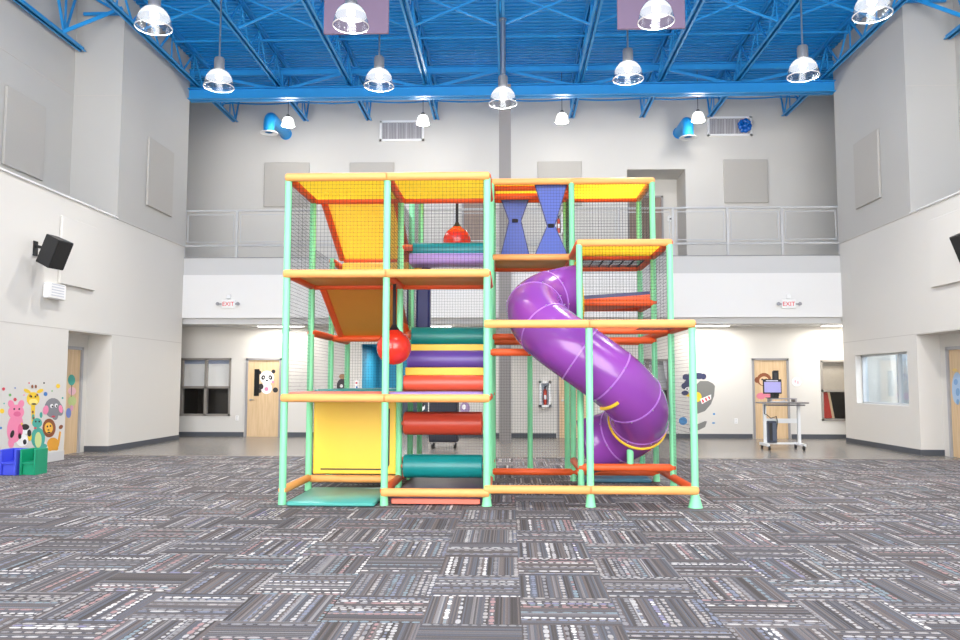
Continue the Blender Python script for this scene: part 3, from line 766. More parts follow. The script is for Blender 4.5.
# ------------------------------------------------------------------ signs, outlets
def text_mesh(name, body, size, loc, rot, m, parent=None, depth=.004):
    cu = bpy.data.curves.new(name, 'FONT'); cu.body = body; cu.size = size; cu.align_x = 'CENTER'; cu.align_y = 'CENTER'; cu.extrude = depth
    o = bpy.data.objects.new(name, cu); COL.objects.link(o)
    bpy.context.view_layer.update()
    me = bpy.data.meshes.new_from_object(o.evaluated_get(bpy.context.evaluated_depsgraph_get()))
    bpy.data.objects.remove(o); me.materials.clear(); me.materials.append(m)
    n = bpy.data.objects.new(name, me); COL.objects.link(n); n.rotation_euler = rot
    if parent is not None: n.parent = parent; n.location = Vector(loc)-OFF[parent]
    else: n.location = loc
    return n
REDT = mat('red_sign_letters', (226, 40, 50), .5)
for x, y, lab in ((228.5, 304, 'white exit sign with red letters on the white band, left side'), (788.5, 304, 'white exit sign with red letters on the white band, right side')):
    c = at(x, y, Y=YE-.06)
    t = thing('exit_sign', lab, 'sign', c, 'exit signs')
    MB().rbox(c.x-.17, c.x+.17, YE-.085, YE-.03, c.z-.11, c.z+.11, .012).build('housing', WHITEP, t)
    text_mesh('lettering', 'EXIT', .15, (c.x, YE-.087, c.z-.005), (math.pi/2, 0, 0), REDT, t)
    for s in (-1, 1):
        h = MB(); h.lathe((c.x+s*.26, YE-.11, c.z-.0), [(.03, .06), (.045, 0), (.045, -.02), (.02, -.02)], 12, 'y', True); h.bar((c.x+s*.17, YE-.06, c.z), (c.x+s*.26, YE-.06, c.z), .03); h.build('emergency_lamp_head', mat('grey_lamp_head', (150, 150, 156), .4), t)
    MB().rbox(c.x-.06, c.x+.06, YE-.08, YE-.03, c.z+.13, c.z+.25, .02).build('beacon', WHITEP, t)
for x, y, lab in ((237, 418, 'white wall outlet between the left corridor window and the panda door'), (736, 421, 'white wall outlet on the corridor wall left of the right door')):
    c = at(x, y, Y=YB)
    t = thing('wall_outlet', lab, 'outlet', (c.x, YB, c.z-.07))
    MB().rbox(c.x-.045, c.x+.045, YB-.012, YB, c.z-.07, c.z+.07, .006).build('plate', WHITEP, t)
    k = MB(); k.box(c.x-.018, c.x+.018, YB-.015, YB-.011, c.z+.015, c.z+.045); k.box(c.x-.018, c.x+.018, YB-.015, YB-.011, c.z-.045, c.z-.015); k.build('sockets', mat('socket_grey', (214, 214, 218), .4), t)
c = at(796.5, 382, Y=YB)
t = thing('door_sign', 'small white round sign with pink marks right of the right corridor door', 'sign', (c.x, YB, c.z))
MB().lathe((c.x, YB, c.z), [(.115, -.012), (.12, -.002)], 28, 'y', True).build('disc', WHITEP, t)
k = MB(); k.box(c.x-.06, c.x-.015, YB-.016, YB-.011, c.z-.02, c.z+.05); k.box(c.x+.01, c.x+.05, YB-.016, YB-.011, c.z-.05, c.z+.03); k.build('pink_marks', mat('pink_print', (232, 178, 190), .6), t)
c = at(670, 219, Y=24.0)
t = thing('thermostat', 'small white thermostat beside the brown door in the upper recess', 'thermostat', (c.x, 23.98, c.z))
MB().rbox(c.x-.09, c.x+.09, 23.95, 24, c.z-.09, c.z+.09, .02).build('case', WHITEP, t); MB().box(c.x-.02, c.x+.05, 23.945, 23.951, c.z-.03, c.z+.02).build('display', BLACK, t)

# fire extinguisher cabinets
def cabinet(x0, y0, x1, y1, Y, lab):
    a, b = at(x0, y0, Y=Y), at(x1, y1, Y=Y); w_ = .06
    t = thing('extinguisher_cabinet', lab, 'cabinet', ((a.x+b.x)/2, Y, b.z), 'fire extinguisher cabinets')
    f = MB(); f.box(a.x, a.x+w_, Y-.12, Y, b.z, a.z); f.box(b.x-w_, b.x, Y-.12, Y, b.z, a.z); f.box(a.x, b.x, Y-.12, Y, b.z, b.z+w_); f.box(a.x, b.x, Y-.12, Y, a.z-w_, a.z); f.box(a.x, b.x, Y-.01, Y-.002, b.z, a.z)
    f.build('frame', WHITEP, t)
    xm = (a.x+b.x)/2; z = b.z+w_
    MB().box(a.x+w_, b.x-w_, Y-.10, Y-.095, b.z+w_, a.z-w_).build('glass_front', PANE, t)
    h = a.z-b.z-2*w_
    e = thing('fire_extinguisher', 'red extinguisher inside the ' + lab.replace('white glazed extinguisher ', ''), 'fire extinguisher', (xm, Y-.055, z))
    MB().lathe((xm, Y-.055, z), [(.045, 0), (.05, .01), (.05, h*.62), (.035, h*.70), (.014, h*.73)], 16, close=True).build('cylinder', RED, e)
    MB().box(xm-.03, xm+.03, Y-.108, Y-.104, z+h*.25, z+h*.45).build('label_plate', WHITEP, e)
    k = MB(); k.lathe((xm, Y-.055, z+h*.73), [(.016, 0), (.016, .05)], 10, close=True); k.bar((xm-.02, Y-.055, z+h*.73+.05), (xm+.055, Y-.055, z+h*.73+.09), .02); k.build('valve_handle', BLACK, e)
cabinet(539, 381, 551, 407, YB, 'white glazed extinguisher cabinet on the corridor wall below the slide')
cabinet(554, 211, 563, 236, YM, 'white glazed extinguisher cabinet on the upper wall behind the blue pads')

# ------------------------------------------------------------------ decals
def W_side(X, s):
    return lambda px, py, d=0: at(px, py, X=X) - Vector((s*d, 0, 0)), Vector((-s, 0, 0))
def W_back(Y):
    return lambda px, py, d=0: at(px, py, Y=Y) - Vector((0, d, 0)), Vector((0, -1, 0))
def ell(W, cx, cy, rx, ry, a=0, d=0, th=.002, n=18):
    """flat sticker ellipse seen at pixel cx, cy of a wall"""
    f, nrm = W; ca, sa = math.cos(math.radians(a)), math.sin(math.radians(a)); pts = []
    for k in range(n):
        q = 2*math.pi*k/n; x, y = rx*math.cos(q), ry*math.sin(q)
        pts.append(f(cx+ca*x-sa*y, cy+sa*x+ca*y, d))
    return pts, nrm*th
def poly(W, P, d=0, th=.002):
    f, nrm = W; return [f(x, y, d) for x, y in P], nrm*th
def sticker(name, lab, cat, parts, W, group=None):
    """parts: (part name, material, layer, [shapes]); shapes are ellipse tuples or point lists"""
    first = None; allp = []
    for pn, m_, lay, shapes in parts:
        single = {'eyes': 'eye', 'pupils': 'pupil', 'spots': 'spot', 'ears': 'ear', 'patches': 'patch', 'black_patches': 'black_patch', 'stripes': 'stripe', 'paw_pads': 'paw_pad', 'features': 'face_mark', 'horns': 'horn', 'water_drop': 'water_drop', 'scales': 'scale'}.get(pn)
        if single and len(shapes) > 1 and first is not None:
            for k, s in enumerate(shapes):
                d_ = .0006+lay*.0030+k*.0002
                q = ell(W, *s, d=d_) if isinstance(s, tuple) else poly(W, s, d=d_)
                MB().prism(*q).build(single, m_, first, smooth=False)
            continue
        b = MB()
        for k, s in enumerate(shapes):
            d_ = .0006+lay*.0030+k*.0002
            q = ell(W, *s, d=d_) if isinstance(s, tuple) else poly(W, s, d=d_)
            b.prism(*q); allp += q[0]
        if first is None:
            lo = sum(allp, Vector())/len(allp)
            first = thing(name, lab, cat, lo, group)
        b.build(pn, m_, first, smooth=False)
    return first
def dm(n, c): return mat('sticker_'+n, c, .55, .03, 20)
WL = W_side(XL, -1)
P_, K_, Wt = dm('pink', (240, 140, 175)), dm('black', (38, 34, 38)), dm('white', (246, 246, 246))
Y_, B_, G_, T_ = dm('yellow', (245, 205, 50)), dm('brown', (140, 78, 44)), dm('grey', (132, 132, 138)), dm('turquoise', (70, 170, 156))
O_, R_, BL_ = dm('amber', (226, 160, 50)), dm('rose', (214, 66, 86)), dm('blue', (60, 120, 190))
GR_ = dm('leaf_green', (110, 180, 100))
sticker('pig_decal', 'pink pig wall decal on the left wall, standing left of the giraffe', 'wall decal', [
    ('body', P_, 0, [(15, 428, 8, 15, 8), (16, 412, 8, 7.5), (11, 404, 3, 4, -20), (21, 404, 3, 4, 20), (11, 443, 3, 5)]),
    ('snout', dm('deep_pink', (226, 104, 150)), 1, [(17, 414, 3.6, 2.6), (20, 430, 2.5, 6)]),
    ('tail_patch', K_, 1, [(12, 434, 1.8, 4, 15)]), ('eyes', K_, 1, [(14, 409, .8, 1), (19, 409, .8, 1)])], WL, 'animal wall decals')
sticker('giraffe_decal', 'yellow giraffe wall decal with brown spots on the left wall', 'wall decal', [
    ('body', Y_, 0, [[(31, 405), (35, 405), (34.5, 424), (31.5, 424)], (33, 399, 6.5, 7), (27, 391, 3.6, 1.8, 25), (40, 391, 3.6, 1.8, -25)]),
    ('muzzle', dm('pale_yellow', (250, 228, 130)), 1, [(33, 402, 4.5, 3.2)]),
    ('spots', B_, 1, [(32.5, 412, .9, 1.4), (33.5, 418, .9, 1.3), (30, 396, 1, 1.2), (37, 395, 1, 1.3), (32, 386.5, 1.1, 1.8), (35.5, 386.5, 1.1, 1.8)]),
    ('mouth', K_, 2, [(33.5, 404, 2.6, .8), (31, 396.5, .7, 1), (35, 396.5, .7, 1)])], WL, 'animal wall decals')
sticker('elephant_decal', 'grey elephant wall decal with pink ears on the left wall', 'wall decal', [
    ('head', G_, 0, [(53, 408, 8.5, 10), (59, 409, 4, 7, -15), (55, 416, 3, 4)]),
    ('ears', P_, 1, [(45.5, 410, 2.8, 4.6, 10), (60.5, 409, 2, 4, -10)]),
    ('eyes', Wt, 1, [(51.5, 406, 1.6, 2), (56, 405.5, 1.6, 2)]), ('pupils', K_, 2, [(52, 406.5, .8, 1), (56.3, 406, .8, 1)]), ('mouth', R_, 2, [(53, 416.5, 1.8, .9)])], WL, 'animal wall decals')
sticker('lion_decal', 'brown maned lion wall decal on the left wall beside the alcove', 'wall decal', [
    ('body', O_, 0, [(53, 444, 6, 6.5), (50, 449, 2.2, 2), (56, 448.5, 2.2, 2), [(57, 443), (59.5, 431), (61, 432), (59, 445)]]),
    ('mane', B_, 0, [(49, 428, 6.6, 9.5), (60.8, 427, 1.8, 2.4, 40)]), ('face', dm('gold', (240, 184, 70)), 1, [(48.5, 428, 4.2, 5.6)]),
    ('features', K_, 2, [(47, 426.5, .7, 1), (50, 426, .7, 1), (48, 430, 1, .6), (48.5, 432.5, 1.8, .7)])], WL, 'animal wall decals')
sticker('dragon_decal', 'turquoise baby dragon wall decal with pale belly on the left wall', 'wall decal', [
    ('body', T_, 0, [(38, 438, 7, 10.5), (37, 423, 5, 5), (41, 415, 1.4, 3), (33, 417, 1.4, 3), (43, 446, 4, 2.5)]),
    ('belly', dm('pale_green', (206, 220, 150)), 1, [(38, 440, 3.4, 8)]), ('nose', R_, 1, [(35, 428, 1.4, 1)]), ('eyes', K_, 1, [(35.5, 421.5, .8, 1), (39, 421.5, .8, 1)])], WL, 'animal wall decals')
sticker('cow_decal', 'small black and white cow wall decal between the pig and the dragon', 'wall decal', [
    ('body', Wt, 0, [(22, 440, 6, 6.5), (25, 430, 4.5, 4)]), ('patches', K_, 1, [(25, 427, 4, 3), (19.5, 436, 1.6, 3), (24.5, 442, 1.8, 2.6), (29, 433, 2, 3.6)]),
    ('horns', Y_, 1, [(29.5, 437, 2, 4), (21.5, 424, .8, 1.4)])], WL, 'animal wall decals')
dots = [(3.5, 389, 1.5, R_, 'large red'), (10, 395, 1.3, GR_, 'green'), (15, 399.5, 1.6, R_, 'rose red'), (45.5, 394, 1.9, BL_, 'large blue'), (58, 386, 2, Y_, 'large yellow'), (2, 411, 2.2, Y_, 'pale yellow'),
        (0.8, 428, 1.2, BL_, 'blue'), (52, 391, .7, GR_, 'tiny green'), (15, 388, .7, BL_, 'tiny blue'), (44, 383, .8, K_, 'tiny dark'), (4, 403.5, .7, T_, 'tiny turquoise'), (22, 405, .8, T_, 'small turquoise'), (62.5, 398, .9, T_, 'turquoise'), (24, 395, .7, P_, 'tiny pink'), (29, 383, .7, R_, 'tiny red')]
where = ['at the far left, above the pig', 'above the pig', 'between the pig and the giraffe', 'between the giraffe and the elephant', 'above the elephant', 'at the left edge of the view',
         'near the left edge, low beside the pig', 'above the elephant ear', 'over the pig at the left', 'high between giraffe and elephant', 'left of the pig ears', 'right of the pig head', 'right of the elephant', 'left of the giraffe head', 'over the giraffe horns']
for (x, y, r, m_, cn), wh in zip(dots, where):
    b = MB(); b.prism(*ell(WL, x, y, r, r*1.1, d=.0006))
    tag(b.build('dot_decal', m_, smooth=False), f'{cn} round dot decal on the left wall {wh}', 'wall decal', 'dot wall decals')
# balloons on the left alcove door
WDs = (lambda px, py, d=0: at(px, py, X=XA_L-.004)+Vector((d, 0, 0)), Vector((1, 0, 0)))
sticker('balloon_decal', 'turquoise balloon decal highest on the left alcove door', 'door decal', [('balloon', T_, 0, [(71.5, 380, 3.6, 5.5)]), ('string', K_, 1, [[(71.3, 385), (71.8, 385), (71.2, 397), (70.8, 397)]])], WDs, 'door decals')
sticker('balloon_decal', 'pale pink round balloon decal below the turquoise one on the left alcove door', 'door decal', [('balloon', dm('pale_pink', (236, 190, 200)), 0, [(72, 391, 4, 4)])], WDs, 'door decals')
sticker('balloon_decal', 'pale green balloon decal at mid height of the left alcove door', 'door decal', [('balloon', dm('soft_green', (190, 206, 140)), 0, [(72, 401, 4.2, 5)])], WDs, 'door decals')
sticker('balloon_decal', 'blue balloon decal lowest on the left alcove door', 'door decal', [('balloon', dm('soft_blue', (120, 140, 206)), 0, [(68.5, 413, 2.6, 5)]), ('highlight', dm('soft_pink', (220, 160, 190)), 1, [(71.5, 408, 1.5, 3)])], WDs, 'door decals')
# panda on the left corridor door
WP = W_back(YB+.005)
sticker('panda_decal', 'black and white panda decal on the left corridor door', 'door decal', [
    ('fur', Wt, 0, [(267, 377.5, 7.2, 6.8), (266.5, 388, 5.5, 6)]),
    ('black_patches', K_, 1, [(259.5, 372.5, 2, 2), (273.5, 371.5, 2, 2), (263.3, 377.5, 1.9, 2.4, 20), (270.5, 377.5, 1.9, 2.4, -20), (261, 386.5, 2.6, 3), (275.5, 390, 2.6, 2.6), (259.5, 391, 2, 2), (267, 380.5, 1.2, .8)]),
    ('paw_pads', P_, 2, [(266.5, 389, 2, 2), (273, 382, 1.4, 1.2)]), ('eyes', Wt, 2, [(263.6, 377.5, .6, .8), (270.2, 377.5, .6, .8)])], WP)
# monkey wreath on the right corridor door
sticker('monkey_decal', 'brown monkey decal with a pink bow on the right corridor door', 'door decal', [
    ('head', B_, 0, [(764, 379.5, 7.2, 6.6), (757, 380, 2.4, 3)]), ('face', dm('tan', (226, 190, 150)), 1, [(764, 381, 4.8, 4.6)]),
    ('bow', dm('rose_pink', (224, 130, 150)), 1, [(761, 396, 4.6, 3.4), (768, 395, 3, 3)]), ('eyes', K_, 2, [(762, 379.5, .8, 1), (766, 379.5, .8, 1)])], WP)
# dark animal decal with tan hat left of the teal room
WB = W_back(YB)
sticker('bear_decal', 'dark bear decal with a tan top on the corridor wall behind the netting', 'wall decal', [
    ('body', dm('charcoal', (66, 58, 62)), 0, [(342.5, 386, 5.8, 7.5)]), ('hair', dm('tan_brown', (176, 132, 92)), 1, [(342.5, 376.5, 3.4, 2.6)]), ('face', Wt, 1, [(341.5, 386, 1.6, 1.6)]), ('cheek', P_, 2, [(345, 387.5, .9, .9)])], WB)
t = sticker('notice', 'white notice with red and blue marks beside the teal-blue opening', 'notice', [('sheet', Wt, 0, [[(354.5, 380), (358.5, 380), (358.5, 392), (354.5, 392)]]), ('red_mark', R_, 1, [(356.5, 383, 1, 1)]), ('blue_mark', BL_, 1, [(356.7, 387.5, .9, 1.4)])], WB)
# big sea-creature mural right of the structure
DB_ = dm('dark_navy', (50, 54, 92)); DG_ = dm('mid_grey', (122, 122, 120))
sticker('sea_monster_decal', 'large grey toothy creature decal with navy cap on the corridor wall right of the structure', 'wall decal', [
    ('head', DG_, 0, [[(697, 384), (700, 381), (708, 381), (713, 383.5), (715, 386), (714, 396), (711, 404), (705, 411), (697, 414), (692, 409), (690, 398), (692, 389)], [(698, 424), (705, 421), (707, 421.5), (705, 427), (699, 430), (694, 431), (690, 432), (689, 428)]]),
    ('cap', DB_, 1, [(686, 377, 3.6, 3), (692, 375, 4, 2.6), (699, 376, 5, 3.2), (703.5, 376.5, 2.8, 3), (684.5, 386, 3.2, 3.2), (685, 393, 3.6, 2.4), (690, 383, 6, 4)]),
    ('jaw_patch', Y_, 1, [(697, 397, 4.6, 5), (690, 395, 4, 2)]),
    ('teeth', dm('bright_white', (250, 250, 248)), 2, [[(700, 399), (711, 394.5), (711, 399), (702, 404)]]),
    ('stripes', R_, 3, [[(701.5, 400), (703, 399.2), (704.2, 402), (702.6, 403)], [(704.6, 398.4), (706, 397.6), (707.4, 400.4), (706, 401.2)], [(707.6, 396.8), (709, 396), (710.4, 398.4), (709.2, 399.4)]]),
    ('eye', Wt, 2, [(687, 389, 1.8, 1.6)]), ('pupil', K_, 3, [(687, 389, .8, .8)]),
    ('water_drop', dm('water_blue', (70, 140, 196)), 0, [(683, 421, 4.2, 4), (714, 414, 1.2, 1), (713.5, 423, 1.6, .8)])], WB)
# door decals on the right alcove door
WDr = (lambda px, py, d=0: at(px, py, X=XA_R+.004)-Vector((d, 0, 0)), Vector((-1, 0, 0)))
sticker('fish_decal', 'pale blue fish decal on the door at the right edge of the view', 'door decal', [('body', dm('pale_blue', (170, 196, 224)), 0, [(957, 388, 5, 16)]), ('scales', dm('mid_blue', (120, 160, 206)), 1, [(956, 382, 2, 3), (958, 392, 2, 4), (958, 402, 1.4, 3)]), ('mouth', dm('warm_yellow', (232, 200, 120)), 1, [(955, 370, 2.4, 1.6)])], WDr)
sticker('cartoon_decal', 'small white and purple animal decal low on the corridor wall behind the rollers', 'wall decal', [('body', dm('lavender', (160, 136, 176)), 0, [(465, 408, 5, 6)]), ('face', Wt, 1, [(464, 407, 2, 2.6)])], WB)
sticker('cartoon_decal', 'small black and white animal decal low on the corridor wall, left of the black cart', 'wall decal', [('body', Wt, 0, [(421, 407, 4.2, 4)]), ('patches', K_, 1, [(423, 405, 1.6, 1.6), (419, 408, 1.2, 1.6)])], WB)

# ------------------------------------------------------------------ furniture
def cube_chair(x0, x1, y0, lab, m_):
    t = thing('cube_chair', lab, 'chair', ((x0+x1)/2, y0+.16, 0), 'toddler cube chairs')
    H = .40; D = .34; th = .03
    for x in (x0, x1-th): MB().rbox(x, x+th, y0, y0+D, 0, H, .008).build('side_panel', m_, t)
    MB().rbox(x0+th, x1-th, y0+D-th, y0+D, .02, H, .006).build('backrest', m_, t)
    MB().rbox(x0+th, x1-th, y0+.02, y0+D-th, .17, .20, .006).build('seat', m_, t)
    MB().rbox(x0+th, x1-th, y0+.05, y0+.08, .0, .17, .006).build('front_brace', m_, t)
cube_chair(-7.635, -7.385, 12.18, 'green plastic cube chair against the left wall', mat('green_plastic', (14, 150, 110), .4))
cube_chair(-7.92, -7.66, 12.12, 'blue plastic cube chair against the left wall', mat('blue_plastic', (70, 84, 214), .4))

# black rolling cart beyond the structure
t = thing('rolling_cart', 'black cabinet cart on casters in the corridor, seen between the foam rollers', 'cart', (-1.43, 17.7, 0))
x0, x1, y0, y1 = -1.76, -1.13, 17.4, 17.95
MB().rbox(x0, x1, y0, y1, .14, 1.05, .02).build('cabinet', mat('dark_blue_black_laminate', (38, 40, 54), .5), t)
MB().rbox(x0-.02, x1+.02, y0-.02, y1+.02, 1.05, 1.09, .01).build('top', BLACK, t)
def caster(t, x, y, r=.05, m_=BLACK):
    k = MB(); k.lathe((x, y, r), [(r*.5, -.02), (r, -.016), (r, .016), (r*.5, .02)], 14, 'x', True); k.build('caster', m_, t)
    return k
for x in (x0+.07, x1-.07):
    for y in (y0+.06, y1-.06):
        caster(t, x, y); MB().bar((x, y, .09), (x, y, .145), .03).build('caster_fork', METAL, t)
for z in (.2, .63): MB().box(x0+.03, x1-.03, y0-.008, y0+.002, z, z+.39).build('cabinet_door', mat('dark_panel', (46, 48, 62), .45), t)

# computer workstation
Yw = 17.7
def pz(px, py, Y=Yw): return at(px, py, Y=Y)
xl, xr = pz(765, 440).x, pz(799, 440).x; zt = pz(770, 402).z
t = thing('computer_desk', 'white and grey rolling computer desk in front of the right corridor door', 'desk', ((xl+xr)/2, Yw, 0))
WH = mat('white_powder_coat', (226, 228, 230), .4)
MB().rbox(xl-.12, xr+.16, Yw-.24, Yw+.22, zt-.03, zt, .01).build('work_surface', mat('grey_desk_top', (120, 116, 116), .5), t)
MB().rbox(xl-.02, xr+.04, Yw-.34, Yw-.18, zt-.075, zt-.045, .01).build('keyboard_tray', mat('dark_tray', (84, 82, 86), .5), t)
for x, y in ((xl, Yw-.02), (xr, Yw-.02)):
    MB().box(x-.03, x+.03, y-.03, y+.03, .10, zt-.03).build('column_leg', WH, t)
    b = MB(); b.bar((x-.02 if x == xl else x+.02, Yw-.30, .11), (x-.02 if x == xl else x+.02, Yw+.24, .11), .055); b.build('foot', WH, t)
    for yy in (Yw-.28, Yw+.22):
        caster(t, x, yy, .05)
MB().bar((xl, Yw+.02, .13), (xr, Yw+.02, .13), .05, .04).build('cross_bar', WH, t)
MB().bar((xl+.0, Yw+.02, .62), (xr, Yw+.02, .62), .03, .10).build('modesty_rail', WH, t)
b = MB(); b.box(xl+.12, xr-.05, Yw-.1, Yw+.16, zt+.06, zt+.085); b.box(xr-.09, xr-.06, Yw-.1, Yw+.16, zt, zt+.06); b.box(xl+.12, xl+.15, Yw-.1, Yw+.16, zt, zt+.06); b.build('riser_shelf', mat('grey_shelf', (150, 146, 148), .5), t)
c = pz(771, 386); zb_ = zt+.085
t = thing('monitor', 'flat computer monitor with lavender screen standing on the rolling desk', 'monitor', (c.x, Yw, zb_))
MB().rbox(c.x-.20, c.x+.20, Yw-.10, Yw-.06, c.z-.17, c.z+.15, .012).build('bezel', BLACK, t)
MB().box(c.x-.18, c.x+.18, Yw-.104, Yw-.098, c.z-.14, c.z+.09).build('screen', mat('lavender_screen', (150, 146, 196), .3, .05, 5, emit=.25), t)
MB().box(c.x-.14, c.x+.12, Yw-.104, Yw-.099, c.z+.105, c.z+.125).build('title_bar', mat('pale_bar', (210, 206, 224), .4), t)
MB().box(c.x-.03, c.x+.03, Yw-.06, Yw-.03, zb_+.01, c.z-.05).build('neck', BLACK, t); MB().rbox(c.x-.12, c.x+.12, Yw-.12, Yw+.03, zb_, zb_+.015, .005).build('stand_base', BLACK, t)
a = pz(774, 371); 
q = thing('webcam_printer', 'tall narrow black device standing behind the monitor on the rolling desk', 'device', (a.x+.05, Yw+.12, zb_)); q.name = 'upright_scanner'
MB().rbox(a.x+.0, a.x+.11, Yw+.055, Yw+.15, zb_, a.z, .012).build('case', BLACK, q); MB().box(a.x+.02, a.x+.09, Yw+.050, Yw+.056, a.z-.2, a.z-.04).build('front_panel', mat('charcoal_panel', (50, 50, 54), .5), q)
b = pz(770, 444)
t = thing('computer_tower', 'dark computer tower on the lower bar of the rolling desk', 'computer', (b.x, Yw, .155))
x = b.x
MB().rbox(x-.08, x+.11, Yw-.16, Yw+.2, .155, .62, .012).build('case', mat('dark_blue_case', (52, 58, 76), .45), t)
MB().box(x-.06, x+.005, Yw-.168, Yw-.158, .2, .58).build('front_panel', BLACK, t); MB().box(x+.02, x+.09, Yw-.168, Yw-.158, .2, .58).build('drive_panel', mat('slate_panel', (76, 84, 100), .4), t)
cd = MB().sweep([(xl-.02, Yw-.07, zt-.06), (xl-.03, Yw-.1, zt-.25), (xl+.03, Yw-.1, .75), (xl+.10, Yw-.12, .68), (x+.12, Yw-.1, .72), (x+.16, Yw-.05, .60), (x+.14, Yw-.02, .4), (x+.115, Yw+.02, .3)], .010, 6)
tag(cd.build('power_cable', BLACK), 'black cable hanging from the rolling desk down to the computer tower', 'cable')
MBk = MB().rbox(xl+.08, xl+.45, Yw-.235, Yw-.12, zt, zt+.02, .004)
tag(MBk.build('keyboard', mat('light_grey_keyboard', (196, 196, 200), .5)), 'pale keyboard lying on the rolling computer desk', 'keyboard')
# ================================================================== THE PLAY STRUCTURE
C = [-2.7045+1.22*k for k in range(5)]
R = [9.463+1.221*k for k in range(4)]
PS = thing('play_structure', 'large colourful netted climbing frame with a purple tube slide', 'play structure', ((C[0]+C[4])/2, (R[0]+R[3])/2, 0))
PR, RR = .043, .05
def pole(x, y, h, foot=True, fl=.012):
    p = MB().lathe((x, y, 0), [(PR, .0), (PR, h-.02), (PR*.8, h+.005)], 16, close=True).build('pole', MINT, PS)
    if foot: MB().lathe((x, y, 0), [(PR+fl, 0), (PR+fl*.8, .02), (PR+fl*.35, .10), (PR, .16)], 16).build('foot', MINT, p)
    return p
def rail(p0, p1, m_=ORANGE, r=RR, name='rail'):
    d = (Vector(p1)-Vector(p0)).normalized(); p0 = Vector(p0)-d*.03; p1 = Vector(p1)+d*.03
    return MB().sweep([p0, p0+d*.02, p1-d*.02, p1], [r*.8, r, r, r*.8], 14).build(name, m_, PS)
Z1, Z1R, Z2, Z2R, Z3, Z4 = 1.265, 2.153, 2.768, 3.35, 3.96, 4.52
H = {(0,0):Z3,(1,0):Z3,(2,0):Z3,(3,0):Z1R,(4,0):Z1R,
     (0,1):Z3,(1,1):Z3,(2,1):Z3,(3,1):Z2R,(4,1):Z2R,
     (0,2):3.34,(1,2):Z4,(2,2):Z4,(3,2):Z4,(4,2):Z4,
     (0,3):3.34,(1,3):Z4,(2,3):Z4,(3,3):Z4,(4,3):Z4}
for (c, r), h in H.items(): pole(C[c], R[r], h, fl=.045 if (c, r) == (4, 0) else .02 if r == 0 and c > 1 else .008)
pole((C[2]+C[3])/2, R[3], Z1R)

def X(c0, c1, r, z, m_=ORANGE, dy=0): return rail((C[c0], R[r]+dy, z), (C[c1], R[r]+dy, z), m_)
def Yr(c, r0, r1, z, m_=ORANGE, z1=None): return rail((C[c], R[r0], z), (C[c], R[r1], z if z1 is None else z1), m_)
FR = -.03
# fronts
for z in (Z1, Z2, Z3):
    for k in (0, 1): X(k, k+1, 0, z, ORANGE_LIT, FR)
X(1, 2, 0, .155, ORANGE_LIT, FR)
for k in (2, 3): X(k, k+1, 0, .198, ORANGE_LIT, FR); X(k, k+1, 0, Z1R, ORANGE_LIT, FR)
# left module, sides and second row
for c in (0, 1, 2):
    for z in (Z1, Z2, Z3): Yr(c, 0, 1, z)
Yr(0, 0, 1, .17, ORANGE_LIT); Yr(1, 0, 1, .17); Yr(2, 0, 1, .17)
for k in (0, 1):
    for z in (Z2, Z3): X(k, k+1, 1, z)
    if k == 0: X(k, k+1, 1, .16, ORANGE_LIT)
Yr(0, 1, 2, 2.13); Yr(0, 2, 3, 2.13); X(0, 1, 2, 2.115); Yr(0, 2, 3, 3.30); X(0, 1, 3, 3.30); Yr(1, 2, 3, 3.30)
Yr(0, 1, 2, Z1); Yr(0, 2, 3, Z1); X(0, 1, 3, Z1); X(1, 2, 3, Z1); Yr(1, 1, 2, .17); Yr(1, 2, 3, .17)
X(1, 2, 3, Z4); X(1, 2, 2, Z4); Yr(1, 2, 3, Z4); Yr(2, 2, 3, Z4); Yr(1, 1, 2, 3.30, ORANGE, 3.50); X(1, 2, 3, 2.20); X(1, 2, 3, 3.45); Yr(1, 1, 2, 2.0, ORANGE, 2.2)
X(1, 2, 3, .17); X(0, 1, 3, .17)
# right module
X(3, 4, 1, .33); Yr(4, 0, 2, .2); X(2, 3, 2, .13); X(3, 4, 2, .13); Yr(3, 1, 2, .3)
Yr(4, 0, 1, Z1R); Yr(4, 1, 2, Z1R); Yr(4, 2, 3, Z1R); X(3, 4, 1, Z1R); X(3, 4, 2, Z1R-.07); X(2, 3, 2, Z1R-.015); X(2, 3, 3, Z1R-.03); X(3, 4, 3, Z1R-.03)
rail((C[2], R[1], 1.86), (C[2]+.55, R[1], 1.86)); 
X(3, 4, 1, Z2R, ORANGE_LIT); Yr(4, 1, 2, Z2R); Yr(3, 1, 2, Z2R); X(3, 4, 2, Z2R); Yr(4, 2, 3, Z2R); X(3, 4, 3, Z2R)
X(2, 3, 2, Z2R, ORANGE_LIT); X(2, 3, 3, Z2R); Yr(2, 2, 3, Z2R); Yr(3, 2, 3, Z2R)
X(2, 3, 2, Z4, ORANGE_LIT); X(3, 4, 2, Z4, ORANGE_LIT); X(2, 3, 3, Z4); X(3, 4, 3, Z4); Yr(3, 2, 3, Z4); Yr(4, 2, 3, Z4, ORANGE_LIT)
X(2, 3, 2, Z4-.02, ORANGE, .30); X(2, 3, 2, Z4-.10, ORANGE, .55)
X(3, 4, 2, 2.65, ORANGE); X(3, 4, 3, 2.68, ORANGE); Yr(4, 2, 3, 2.66)

